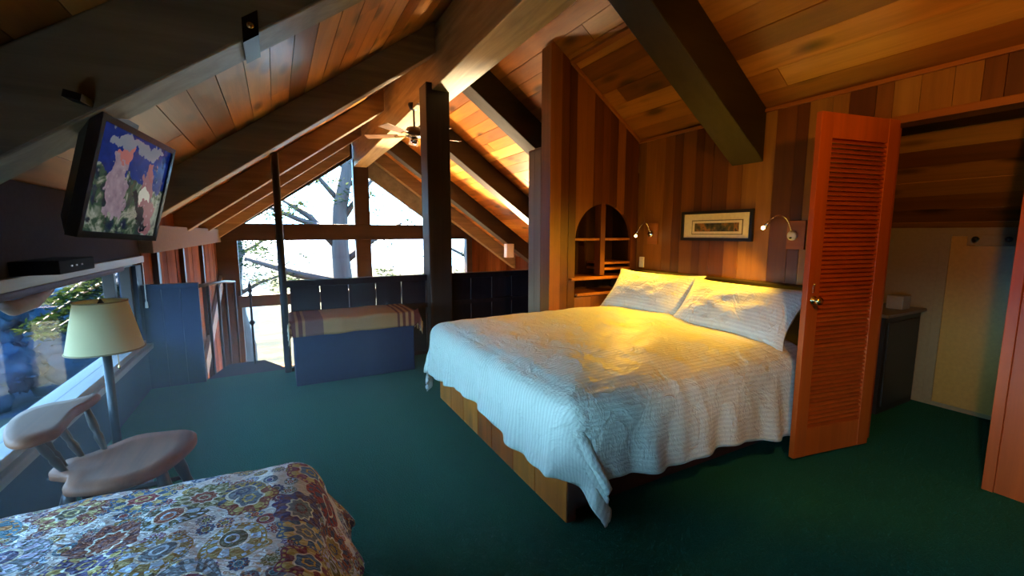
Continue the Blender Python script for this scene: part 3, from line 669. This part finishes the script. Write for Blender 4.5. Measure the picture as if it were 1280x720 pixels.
# unseen warm spotlight added beside the viewer to light the door and ceiling
px_, py_, pz_ = 1.42, .18, 2.10
pd = Thing('added_spotlight', (1.55, py_, 3.0), 'small spotlight added out of view to throw warm light on the door', 'lamp')
sd = Vector((1.6, 1.3, -.62)).normalized(); pb = Vector((px_, py_, pz_))
pd.part(MB().tube([(px_+.12, py_, 3.0), (px_+.12, py_, pz_+.25), tuple(pb-sd*.06)], .008, 8), 'drop_rod', M['iron'])
pd.part(MB().tube([pb-sd*.12, pb-sd*.10, pb-sd*.02, pb+sd*.02], [.02, .04, .055, .06], 20, False), 'lamp_head', M['iron'], smooth=True, solid=.003)
pd.part(MB().lathe([(.004, .03), (.02, .022), (.03, 0), (.02, -.022), (.004, -.03)], tuple(pb-sd*.03), 16), 'bulb', M['bulb'], smooth=True)
L = bpy.data.lights.new('added_spotlight_beam', 'SPOT'); L.energy = 72; L.color = (1, .43, .04); L.shadow_soft_size = .05; L.spot_size = R(106); L.spot_blend = .5
lo = bpy.data.objects.new('added_spotlight_beam', L); COL.objects.link(lo); lo.location = pb+sd*.03; lo.rotation_euler = sd.to_track_quat('-Z', 'Y').to_euler(); lo.parent = pd.o; lo.matrix_parent_inverse = Matrix.Translation((-1.55, -py_, -3.0))
# unseen uplight added below the railing line to brighten the right roof boards
tx, ty, tz = 3.8, 7.8, -2.6
tl_ = Thing('added_uplight', (tx, ty, tz), 'added unseen uplight brightening the right roof boards from the room below', 'lamp')
tl_.part(MB().lathe([(.16, 0), (.16, .02), (.02, .04)], (tx, ty, tz), 20), 'base', M['iron'], smooth=True)
tl_.part(MB().tube([(tx, ty, tz+.03), (tx, ty, tz+2.7)], .014, 8), 'pole', M['iron'], smooth=True)
tl_.part(MB().lathe([(.02, 0), (.10, .05), (.17, .13), (.165, .135), (.09, .06), (.01, .02)], (tx, ty, tz+2.68), 24), 'bowl', M['white'], smooth=True)
L = bpy.data.lights.new('added_uplight_beam', 'SPOT'); L.energy = 4500; L.color = (1, .78, .48); L.shadow_soft_size = .15; L.spot_size = R(66); L.spot_blend = .4
lo = bpy.data.objects.new('added_uplight_beam', L); COL.objects.link(lo); lo.location = (tx, ty, tz+2.86); lo.rotation_euler = Vector((-.31, -.36, .89)).to_track_quat('-Z', 'Y').to_euler(); lo.parent = tl_.o; lo.matrix_parent_inverse = tl_.inv

# ------------------------------------------------------------------ television
tv = Thing('television', (-.475, 2.2, 1.38), 'black tilted television hanging from the left rafter', 'television')
W_, H_ = .56, .41
wv_ = Vector((.17, .985, -.04)).normalized(); hv = Vector((-.25, 0, -.97)); hv = (hv-wv_*hv.dot(wv_)).normalized(); nv_ = wv_.cross(hv); nv_ = nv_ if nv_.x > 0 else -nv_
TM = Matrix((wv_, -hv, nv_)).transposed().to_4x4(); TM.translation = Vector((-.475, 2.18, 1.577))
def tvpart(mb, name, mat, **kw):
    ob = mb.build(name, mat, tv.o, **kw); ob.matrix_parent_inverse = tv.inv; ob.matrix_basis = TM; return ob
bz = .022
tvpart(MB().box(-W_/2, W_/2, -H_/2, -H_/2+bz, -.02, .012).box(-W_/2, W_/2, H_/2-bz, H_/2, -.02, .012).box(-W_/2, -W_/2+bz, -H_/2+bz, H_/2-bz, -.02, .012).box(W_/2-bz, W_/2, -H_/2+bz, H_/2-bz, -.02, .012), 'bezel', plain('glossy black plastic', (.02, .022, .028, 1), .15))
tvpart(MB().hexa([(-W_/2+.06, -H_/2+.05, -.07), (W_/2-.06, -H_/2+.05, -.07), (W_/2-.06, H_/2-.05, -.07), (-W_/2+.06, H_/2-.05, -.07), (-W_/2, -H_/2, -.02), (W_/2, -H_/2, -.02), (W_/2, H_/2, -.02), (-W_/2, H_/2, -.02)]), 'housing', M['black'], bevel=.004)
s = NT('painted screen reflection'); tcn = s.n('TexCoord'); sx = s.n('SeparateXYZ'); s.l(tcn.outputs['Object'], sx.inputs[0])  # room reflection painted into the screen colour, with a faint glow
n = s.n('TexNoise', Scale=9.0, Detail=3.0, Distortion=1.5); s.l(tcn.outputs['Object'], n.inputs['Vector'])
n2 = s.n('TexNoise', Scale=26.0, Detail=3.0); s.l(tcn.outputs['Object'], n2.inputs['Vector'])
nw_ = s.n('TexNoise', Scale=16.0, Detail=3.0); s.l(tcn.outputs['Object'], nw_.inputs['Vector']); sw = s.n('SeparateColor'); s.l(nw_.outputs['Color'], sw.inputs[0])
X = s.math('ADD', sx.outputs['X'], s.math('MULTIPLY_ADD', sw.outputs[0], .14, -.07)); Yc = s.math('ADD', sx.outputs['Y'], s.math('MULTIPLY_ADD', sw.outputs[1], .14, -.07))
def blob(cx, cy, rx, ry, sh=0):
    a = s.math('DIVIDE', s.math('SUBTRACT', s.math('ADD', X, s.math('MULTIPLY', Yc, sh)), cx), rx); b = s.math('DIVIDE', s.math('SUBTRACT', Yc, cy), ry)
    return s.math('LESS_THAN', s.math('ADD', s.math('MULTIPLY', a, a), s.math('ADD', s.math('MULTIPLY', b, b), s.math('MULTIPLY', n.outputs['Fac'], .7))), 1.3)
c = s.ramp(n.outputs['Fac'], (.35, srgb(20, 30, 60)), (.5, srgb(60, 84, 66)), (.6, srgb(150, 160, 150)), (.7, srgb(40, 50, 60)))
up_ = s.math('GREATER_THAN', s.math('ADD', Yc, s.math('MULTIPLY', X, .12)), .03)
c = s.mix(up_, c, s.mix(n2.outputs['Fac'], srgb(10, 20, 70), srgb(30, 56, 150)))
c = s.mix(blob(-.10, -.02, .07, .13), c, s.mix(n2.outputs['Fac'], srgb(80, 64, 90), srgb(180, 168, 184)))
c = s.mix(blob(-.08, .11, .035, .05), c, srgb(170, 110, 110))
c = s.mix(blob(.13, -.06, .06, .14, .3), c, srgb(140, 100, 108)); c = s.mix(blob(.12, .08, .03, .04), c, srgb(150, 90, 90))
c = s.mix(blob(.10, -.03, .045, .03, .8), c, srgb(200, 204, 196)); c = s.mix(blob(0, .155, .2, .03), c, srgb(120, 132, 150))
c = s.mix(blob(.02, -.10, .03, .08, .9), c, srgb(16, 20, 34))
vz = s.n('TexVoronoi', Scale=34.0); s.l(tcn.outputs['Object'], vz.inputs['Vector'])
spk = s.math('MULTIPLY', s.math('LESS_THAN', vz.outputs['Distance'], .20), s.math('LESS_THAN', Yc, .05))
c = s.mix(s.math('MULTIPLY', spk, .12), c, srgb(240, 240, 245)); 
s.l(c, s.b.inputs['Base Color']); s.l(c, s.b.inputs['Emission Color']); s.b.inputs['Emission Strength'].default_value = .45; scr = s.done(.12, .5)
tvpart(MB().box(-W_/2+bz, W_/2-bz, -H_/2+bz, H_/2-bz, -.01, .004), 'screen', scr)
tvpart(MB().box(-.37, -.02, H_/2+.0, H_/2+.022, -.05, -.005), 'hanger_bracket', M['iron'])
tvpart(MB().tube([(-.12, H_/2-.05, -.05), (-.12, H_/2+.16, -.06)], .015, 8), 'hanger_rod', M['iron'])
mbx = Thing('media_player', (-.98, 2.95, 1.2), 'small black media player with white indicator lights on the wall plate', 'media player')
mbx.part(B(-1.07, -.90, 2.80, 3.25, 1.205, 1.27), 'case', plain('matt black case', (.006, .007, .010, 1), .9, spec=.1), bevel=.004)
for k, yy in enumerate((2.93, 2.99, 3.06)): mbx.part(B(-.90, -.897, yy, yy+.016, 1.235, 1.243), 'indicator_light', M['white'])
br = Thing('rafter_bracket', (-.03, 1.9, 1.98), 'steel bracket bolted to the television rafter', 'bracket')
xb = -.06
br.part(MB().prism([(xb, zl(xb)-.23), (xb+.05, zl(xb+.05)-.23), (xb+.05, zl(xb+.05)-.312), (xb, zl(xb)-.312)], 'y', 1.872, 1.88), 'side_plate', M['iron'])
br.part(MB().prism([(xb, zl(xb)-.302), (xb+.05, zl(xb+.05)-.302), (xb+.05, zl(xb+.05)-.31), (xb, zl(xb)-.31)], 'y', 1.872, 2.10), 'strap', M['iron'])
br.part(MB().lathe([(.012, 0), (.012, -.008), (.004, -.012)], (xb+.025, 1.872, zl(xb+.025)-.27), 12, 'y'), 'bolt', M['brass'], smooth=True)

# ------------------------------------------------------------------ ceiling fan beyond the post
fx, fy, fz = 1.60, 5.55, 2.62
fan = Thing('ceiling_fan', (fx, fy, 2.98), 'small dark ceiling fan hanging from the ridge beam', 'fan')
fan.part(MB().lathe([(.07, .0), (.07, -.02), (.045, -.07), (.02, -.08)], (fx, fy, 2.985), 20), 'canopy', M['iron'], smooth=True)
fan.part(MB().tube([(fx, fy, 2.92), (fx, fy, 2.68)], .012, 10), 'rod', M['iron'], smooth=True)
fan.part(MB().lathe([(.03, .09), (.09, .075), (.115, .03), (.115, -.01), (.08, -.04), (.03, -.05)], (fx, fy, fz), 24), 'motor', wood('fan motor wood', [srgb(110, 76, 44)], 'x', .4), smooth=True)
fan.part(MB().lathe([(.045, -.05), (.05, -.08), (.03, -.11), (.008, -.13)], (fx, fy, fz), 16), 'light_kit', M['chrome'], smooth=True)
bw = wood('fan blade wood', [srgb(150, 104, 66)], 'x', .45)
for k in range(5):
    a = R(4+72*k); ca, sa = math.cos(a), math.sin(a)
    def T(u, v, z): return (fx+u*ca-v*sa, fy+u*sa+v*ca, fz-.02+z)
    bl = fan.part(MB().hexa([T(.20, -.05, -.012), T(.62, -.065, -.014), T(.62, .065, .010), T(.20, .05, .008), T(.20, -.05, -.005), T(.62, -.065, -.007), T(.62, .065, .017), T(.20, .05, .015)]), 'blade', bw, bevel=.003)
    fan.part(MB().hexa([T(.09, -.012, -.012), T(.25, -.02, -.016), T(.25, .02, -.006), T(.09, .012, -.004), T(.09, -.012, -.004), T(.25, -.02, -.008), T(.25, .02, .002), T(.09, .012, .004)]), 'blade_arm', M['brass'], parent=bl)
wbx = tag(B(4.44, 4.62, 8.50, 8.64, .86, 1.16).build('speaker_box', M['white'], bevel=.01), 'small white speaker box under a far right rafter', 'speaker')

# ------------------------------------------------------------------ chest with blanket
ch = Thing('storage_chest', (.64, 4.55, 0), 'dark blue chest in front of the railing under a blanket', 'chest')
ch.part(B(.09, 1.19, 4.33, 4.80, 0, .56), 'body', M['navy'], bevel=.008); ch.part(B(.075, 1.205, 4.31, 4.82, .56, .60), 'lid', M['navy'], bevel=.008)
def blk(u, v):
    # u along x with drops over both ends, v from front hem to back
    Lx = 1.13; e = .16; su = u*(Lx+2*e)-e; sv = v*(.52+.15)-.15
    x = .075+min(max(su, 0), Lx); y = 4.31+max(sv, 0); z = .618
    if sv < 0: z += sv; y -= .012
    if su < 0: z += su*.95; x -= .012
    if su > Lx: z -= (su-Lx)*.95; x += .015+.05*(su-Lx)/e
    z += mnoise.noise(Vector((u*7, v*5, 2)))*.010; y += mnoise.noise(Vector((u*9, v*3, 6)))*.008
    if sv < 0 and (su < 0 or su > Lx): z += .05
    return Vector((x, y, z)), (u, v)
bk = tag(MB().grid(60, 30, blk).build('blanket', M['blanket'], smooth=True, solid=.012), 'tan woven blanket with brown stripes on the dark chest', 'blanket')
fm = plain('pale fringe yarn', srgb(196, 180, 150), .9)
for k in range(14):
    for xx in (.055, 1.275):
        yy = 4.32+k*.035; f = MB().tube([(xx, yy, .50), (xx+random.uniform(-.008, .008), yy, .45), (xx+random.uniform(-.012, .012), yy+.006, .39)], [.006, .005, .003], 5).build('fringe', fm, bk)

# ------------------------------------------------------------------ floor lamp
lx, ly = -.82, 2.98
lp = Thing('floor_lamp', (lx, ly, 0), 'floor lamp with a cream drum shade by the window', 'lamp')
lp.part(MB().lathe([(.13, 0), (.13, .015), (.03, .03), (.018, .06)], (lx, ly, 0), 28), 'base', M['iron'], smooth=True)
lp.part(MB().tube([(lx, ly, .04), (lx, ly, .80)], .02, 12), 'pole', M['iron'], smooth=True)
sh = MB(); seg = 48; o_ = 0
for r_, z_ in ((.158, .79), (.156, .80), (.108, 1.040), (.106, 1.05)):
    for k in range(seg): a = 2*math.pi*k/seg; sh.v.append((lx+r_*math.cos(a), ly+r_*math.sin(a), z_))
for i in range(3):
    for k in range(seg): sh.f.append((i*seg+k, i*seg+(k+1) % seg, (i+1)*seg+(k+1) % seg, (i+1)*seg+k))
shade = lp.part(sh, 'shade', M['shade'], smooth=True, solid=.003)
tm = plain('tan shade binding', srgb(150, 128, 88), .8)
for r_, z_ in ((.159, .793), (.108, 1.047)):
    lp.part(MB().tube([(lx+r_*math.cos(2*math.pi*k/48), ly+r_*math.sin(2*math.pi*k/48), z_) for k in range(49)], .004, 6, False), 'trim_ring', tm, parent=shade, smooth=True)
lp.part(MB().tube([(lx, ly, .80), (lx, ly, 1.02)], .006, 8).tube([(lx-.108, ly, 1.02), (lx+.108, ly, 1.02)], .003, 6).tube([(lx, ly-.108, 1.02), (lx, ly+.108, 1.02)], .003, 6), 'harp', M['brass'], smooth=True)
lp.part(MB().lathe([(.006, 0), (.016, .015), (.004, .04)], (lx, ly, 1.02), 12), 'finial', M['iron'], smooth=True)
lp.part(MB().tube([(lx+.05, ly-.02, .80), (lx+.05, ly-.02, .70)], .002, 6).lathe([(.003, 0), (.006, .01), (.003, .02)], (lx+.05, ly-.02, .685), 8), 'pull_chain', M['brass'])
bc = Thing('blind_cord', (XL+.03, 4.86, .75), 'thin white blind cord with a tassel at the end of the long window', 'cord')
bc.part(MB().tube([(XL+.035, 4.86, 1.14), (XL+.035, 4.86, .80)], .004, 6), 'cord', M['white']); bc.part(MB().lathe([(.004, .06), (.009, .05), (.012, 0), (.004, -.002)], (XL+.035, 4.86, .745), 10), 'tassel', M['white'], smooth=True)
rbld = Thing('rolled_blind', (XL+.02, 3.3, 1.12), 'dark rolled window blind drooping under the header board', 'blind')
rbld.part(MB().tube([(XL-.0, -1.5, 1.112), (XL-.0, 4.4, 1.125)], .022, 10), 'roll', plain('plum blind cloth', srgb(62, 48, 72), .8), smooth=True)
rbld.part(MB().tube([(XL+.0, 2.70, 1.09), (XL+.0, 2.80, 1.06), (XL+.0, 2.98, 1.065), (XL+.0, 3.2, 1.10)], [.02, .036, .034, .012], 12), 'drooping_fold', plain('taupe blind lining', srgb(120, 104, 100), .8), smooth=True)

# ------------------------------------------------------------------ low back wooden chair
cr_ = Thing('wooden_chair', (-.64, 2.38, 0), 'worn wooden chair with a saddle seat and wide low back rail', 'chair')
def slab(outline, z, th, mat, name, dish=0):
    n = len(outline); cx = sum(p[0] for p in outline)/n; cy = sum(p[1] for p in outline)/n
    # smooth closed outline
    sm = []
    for i in range(n):
        p0, p1, p2, p3 = [Vector(outline[(i+k-1) % n]) for k in range(4)]
        for k in range(5):
            t = k/5; sm.append(.5*((2*p1)+(p2-p0)*t+(2*p0-5*p1+4*p2-p3)*t*t+(3*p1-p0-3*p2+p3)*t**3))
    m = len(sm); mb = MB(); rings = [(0, z-dish), (.35, z-dish), (.7, z-dish*.55), (.93, z), (1, z-th*.3), (1, z-th*.75), (.9, z-th)]
    for f, zz in rings[1:]:
        for p in sm: mb.v.append((cx+(p.x-cx)*f, cy+(p.y-cy)*f, zz))
    mb.v.append((cx, cy, z-dish)); mb.v.append((cx, cy, z-th))
    k = len(rings)-1
    for i in range(k-1):
        for j in range(m): mb.f.append((i*m+j, i*m+(j+1) % m, (i+1)*m+(j+1) % m, (i+1)*m+j))
    for j in range(m): mb.f.append((k*m, (j+1) % m, j)); mb.f.append((k*m+1, (k-1)*m+j, (k-1)*m+(j+1) % m))
    return cr_.part(mb, name, mat, smooth=True, fixn=True)
slab([(-.875,2.37),(-.80,2.30),(-.77,2.185),(-.62,2.135),(-.48,2.20),(-.395,2.42),(-.42,2.575),(-.53,2.615),(-.65,2.625),(-.78,2.50),(-.87,2.46)], .435, .05, M['chairwood'], 'seat', .014)
slab([(-.939,2.259),(-.977,2.398),(-.972,2.513),(-.92,2.573),(-.846,2.587),(-.763,2.632),(-.77,2.524),(-.787,2.432),(-.777,2.317),(-.77,2.198),(-.80,2.148),(-.843,2.122),(-.892,2.162)], .665, .04, M['chairwood'], 'back_rail')
dkw = wood('dark turned spindle wood', [srgb(70, 52, 44)], 'z', .4)
def spindle(a, b, r):
    a, b = Vector(a), Vector(b); n = 12; prof = [.7, .8, .95, 1.1, 1.2, .85, 1.1, 1.15, 1.1, 1, .9, .8, .7]
    cr_.part(MB().tube([a.lerp(b, k/n) for k in range(n+1)], [r*prof[k] for k in range(n+1)], 10), 'spindle', dkw, smooth=True)
for a, b in (((-.82,2.36,.42),(-.86,2.24,.64)), ((-.835,2.41,.42),(-.90,2.36,.64)), ((-.80,2.48,.42),(-.88,2.47,.64)), ((-.735,2.515,.42),(-.80,2.56,.64))): spindle(a, b, .014)
def cleg(a, b):
    a, b = Vector(a), Vector(b); cr_.part(MB().tube([a.lerp(b, k/6) for k in range(7)], [.020, .024, .026, .02, .024, .018, .015], 10), 'leg', dkw, smooth=True)
cleg((-.78,2.28,.40),(-.86,2.20,0)); cleg((-.78,2.48,.40),(-.86,2.58,0)); cleg((-.50,2.28,.40),(-.42,2.20,0)); cleg((-.50,2.50,.40),(-.42,2.60,0))
cr_.part(MB().tube([(-.83,2.24,.2),(-.455,2.24,.2)], .011, 8), 'stretcher', dkw, smooth=True); cr_.part(MB().tube([(-.83,2.54,.2),(-.455,2.56,.2)], .011, 8), 'stretcher', dkw, smooth=True)

# ------------------------------------------------------------------ quilted bed beside the viewer
qa = R(-4)
qb = Thing('single_bed', (-.5, .7, 0), 'low single bed under the paisley quilt in the foreground', 'bed')
QM = Matrix.Translation((-.02, 1.69, 0)) @ Matrix.Rotation(qa, 4, 'Z')    # local: corner at far right, x to -1 (left), y to -2 (towards viewer)
def qpart(mb, name, mat, **kw):
    ob = mb.build(name, mat, qb.o, **kw); ob.matrix_parent_inverse = qb.inv; ob.matrix_basis = QM; return ob
qpart(B(-.87, -.03, -1.95, -.03, .22, .54), 'mattress', plain('white ticking', srgb(210, 206, 200), .8), bevel=.05)
qpart(B(-.86, -.04, -1.94, -.04, .10, .22), 'base', M['navy'])
for a in (-.82, -.08):
    for b in (-1.9, -.08): qpart(B(a-.03, a+.03, b-.03, b+.03, 0, .10), 'leg', M['post'])
# quilt drape: "foot" edge = local +x side (right), "near/far" sides = local y
corner = (0, 0, .1); Lf_mod = lambda a: 1.0+.05*math.sin(a*14); Ln_mod = lambda a: 1.0
def qf(u, v):
    f = drape(.0, .88, .0, 1.93, .565, .13, .38, .36, .02, 1, 1, .02, .48, 4.1, .012)
    p, q = f(u, v); return Vector((-p.x, -p.y, p.z)), (q[0]+3.1, q[1]+1.7)
ql = MB().grid(90, 130, qf).build('paisley_quilt', M['quilt'], smooth=True, solid=.012, fixn=True)
ql.matrix_world = QM
tag(ql, 'colourful paisley and flower printed quilt on the foreground bed', 'quilt')

# ------------------------------------------------------------------ outside
def ground_z(x, y):
    z = -4.3+mnoise.noise(Vector((x*.03, y*.03, 0)))*.5
    if x < -6 or y > 16: z -= min(4.5, max(-6-x, 0)*.15+max(y-16, 0)*.08)
    h = math.exp(-(((x+17)/9.5)**2+((y-56)/14)**2)); return z+8.5*h
tag(MB().grid(110, 110, lambda u, v: Vector((-90+u*180, -40+v*170, ground_z(-90+u*180, -40+v*170)))).build('terrain', M['meadow'], smooth=True), 'pale dry meadow and wooded slope outside the windows', kind='stuff', cat='ground')
tag(MB().grid(1, 1, lambda u, v: Vector((-1500+u*3000, -1500+v*3000, -9.5))).build('sea', M['sea']), 'blue water beyond the trees', kind='stuff', cat='water')
def leaves(mb, c, rad, n, size, flat=1.0):
    for _ in range(n):
        d = Vector((random.gauss(0, 1), random.gauss(0, 1), random.gauss(0, 1)*flat)).normalized()*random.random()**.4
        p = Vector(c)+Vector((d.x*rad, d.y*rad, d.z*rad)); a = random.random()*6.28; t = Vector((math.cos(a), math.sin(a), random.uniform(-.5, .5)))*size*random.uniform(.6, 1.3)
        b = t.cross(Vector((random.gauss(0, 1), random.gauss(0, 1), random.gauss(0, 1)))).normalized()*size*.35
        mb.add([p-t, p+b, p+t, p-b], [(0, 1, 2, 3)])
def cypress(base, h, lean, label, blist, fol, seed):
    random.seed(seed)
    t = Thing('cypress_tree', base, label, 'tree', 'cypress trees outside the gable window'); b0 = Vector(base)
    pts = [b0+Vector((lean[0]*k/8*h+.12*math.sin(k*1.7+seed), lean[1]*k/8*h, h*k/8)) for k in range(9)]
    t.part(MB().tube(pts, [.42, .36, .33, .30, .26, .22, .17, .12, .06], 12), 'trunk', M['bark'], smooth=True)
    fb = MB()
    for (f, dx, dy, dz, r) in blist:
        i = f*8; p = pts[int(i)].lerp(pts[min(8, int(i)+1)], i-int(i)); e = p+Vector((dx, dy, dz)); m_ = p.lerp(e, .5)+Vector((0, 0, .15*abs(dx)*random.uniform(-.5, 1)))
        t.part(MB().tube([p, m_, e], [r, r*.75, r*.35], 8), 'branch', M['bark'], smooth=True)
        for k in range(fol):
            q = p.lerp(e, random.uniform(.45, 1.15)); leaves(fb, q+Vector((random.gauss(0, .3), random.gauss(0, .3), random.gauss(0, .25))), random.uniform(.25, .55), 42, .07, .45)
    o = t.part(fb, 'foliage', M['leaf']); o['kind'] = 'stuff'
cypress((1.35, 14.6, -4.4), 10.5, (.085, 0), 'thick leaning cypress trunk in the left gable panes', [(.40, -2.6, -.2, .9, .16), (.46, 2.0, .3, 1.3, .12), (.50, -1.6, .3, 1.6, .13), (.55, -2.4, 0, 1.0, .10), (.58, 1.2, -.2, 1.6, .10), (.64, -1.2, .2, 1.3, .09), (.68, 1.6, 0, .9, .07), (.74, -1.7, .2, .6, .07), (.82, .9, 0, .9, .05), (.86, -.8, 0, .9, .05), (.36, 1.5, .4, .5, .10)], 8, 3)
cypress((-1.2, 17.5, -4.8), 9.0, (-.02, 0), 'smaller cypress at the left edge of the gable window', [(.45, 1.6, 0, .7, .08), (.5, -1.6, 0, .8, .08), (.6, 1.2, 0, .8, .07), (.68, -1.1, 0, .7, .05), (.55, .4, -.8, .6, .05), (.78, .8, 0, .5, .05)], 8, 5)
cypress((7.4, 18.0, -4.8), 8.5, (.03, 0), 'small cypress seen through the right gable panes', [(.42, -1.8, 0, .7, .08), (.5, 1.6, 0, .8, .08), (.6, -1.6, 0, .6, .07), (.68, 1.1, 0, .7, .05), (.52, -.4, -.8, .6, .05), (.8, -.8, 0, .5, .05)], 8, 8)
# hillside trees seen through the long window
random.seed(21)
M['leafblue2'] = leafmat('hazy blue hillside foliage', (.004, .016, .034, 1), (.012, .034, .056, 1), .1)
spots = [(-u*y, y, rn, k) for y, rn, us in ((25, 'front', (.42, .34, .275, .215)), (31, 'second', (.44, .38, .315, .25, .19)), (39, 'third', (.42, .35, .28, .22)), (49, 'farthest', (.40, .30, .22))) for k, u in enumerate(us)]
order = ['leftmost', 'second from the left', 'third from the left', 'fourth from the left', 'fifth from the left']
for k, (x, y, rn, oi_) in enumerate(spots):
    nm = '%s of the %s row' % (order[oi_], rn)
    gz = ground_z(x, y); h = random.uniform(4.6, 6.6); r = h*random.uniform(.42, .56)
    t = Thing('hillside_tree', (x, y, gz), 'blue-green hillside tree through the long window, '+nm, 'tree', 'hillside trees')
    t.part(MB().tube([(x, y, gz-.3), (x, y, gz+h*.6)], [.18, .1], 6), 'trunk', M['bark'])
    mb = MB()
    for q in range(12):
        aa = random.random()*6.28; rr = r*random.uniform(.1, .65); cx, cy, cz = x+rr*math.cos(aa), y+rr*math.sin(aa), gz+h*random.uniform(.12, .85); r2 = r*random.uniform(.28, .5)
        def sph(u, v):
            th, ph = u*2*math.pi, v*math.pi; d = Vector((math.cos(th)*math.sin(ph), math.sin(th)*math.sin(ph), math.cos(ph)))
            m_ = 1+.34*mnoise.noise(d*2.2+Vector((q, k, 0)))+.30*mnoise.noise(d*6+Vector((k, q, 0)))
            return Vector((cx, cy, cz))+d*r2*m_
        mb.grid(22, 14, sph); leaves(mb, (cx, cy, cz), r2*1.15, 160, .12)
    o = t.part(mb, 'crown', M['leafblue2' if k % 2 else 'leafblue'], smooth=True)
# fir bough close outside the long window
random.seed(5)
ft = Thing('fir_tree', (-2.3, 9.6, -4.3), 'fir tree with bright green boughs just outside the long window', 'tree')
ft.part(MB().tube([(-2.32, 9.7, -4.6), (-2.28, 9.6, 2.6)], [.20, .09], 10), 'trunk', M['bark'], smooth=True)
for (p, e) in (((-2.28, 9.6, .75), (-2.85, 7.6, .15)), ((-2.28, 9.6, .95), (-2.6, 7.7, .48)), ((-2.28, 9.6, .4), (-2.95, 8.2, -.05)), ((-2.28, 9.6, 1.2), (-1.7, 8.6, .8)), ((-2.28, 9.6, .6), (-2.35, 8.0, .35))):
    p, e = Vector(p), Vector(e); b_ = ft.part(MB().tube([p, p.lerp(e, .5)+Vector((0, 0, .06)), e], [.035, .022, .006], 6), 'bough', M['bark'])
    mb = MB()
    for k in range(16): leaves(mb, p.lerp(e, .25+.75*k/16), .13, 34, .05, .35)
    o = mb.build('needles', M['bough'], b_); o['kind'] = 'stuff'

# ------------------------------------------------------------------ haze volume added for the blue veil of lens glare
HAZE = .035
if HAZE:
    s = NT('glare veil'); s.t.nodes.remove(s.b); v = s.n('VolumeScatter'); v.inputs['Density'].default_value = HAZE; v.inputs['Anisotropy'].default_value = .2
    s.l(v.outputs[0], s.o.inputs['Volume'])
    hz = MB().box(XL+.05, .75, .9, 4.82, .012, 1.15).build('haze', s.m)
    tag(hz, 'faint added haze imitating lens glare beside the window', 'haze', kind='stuff')
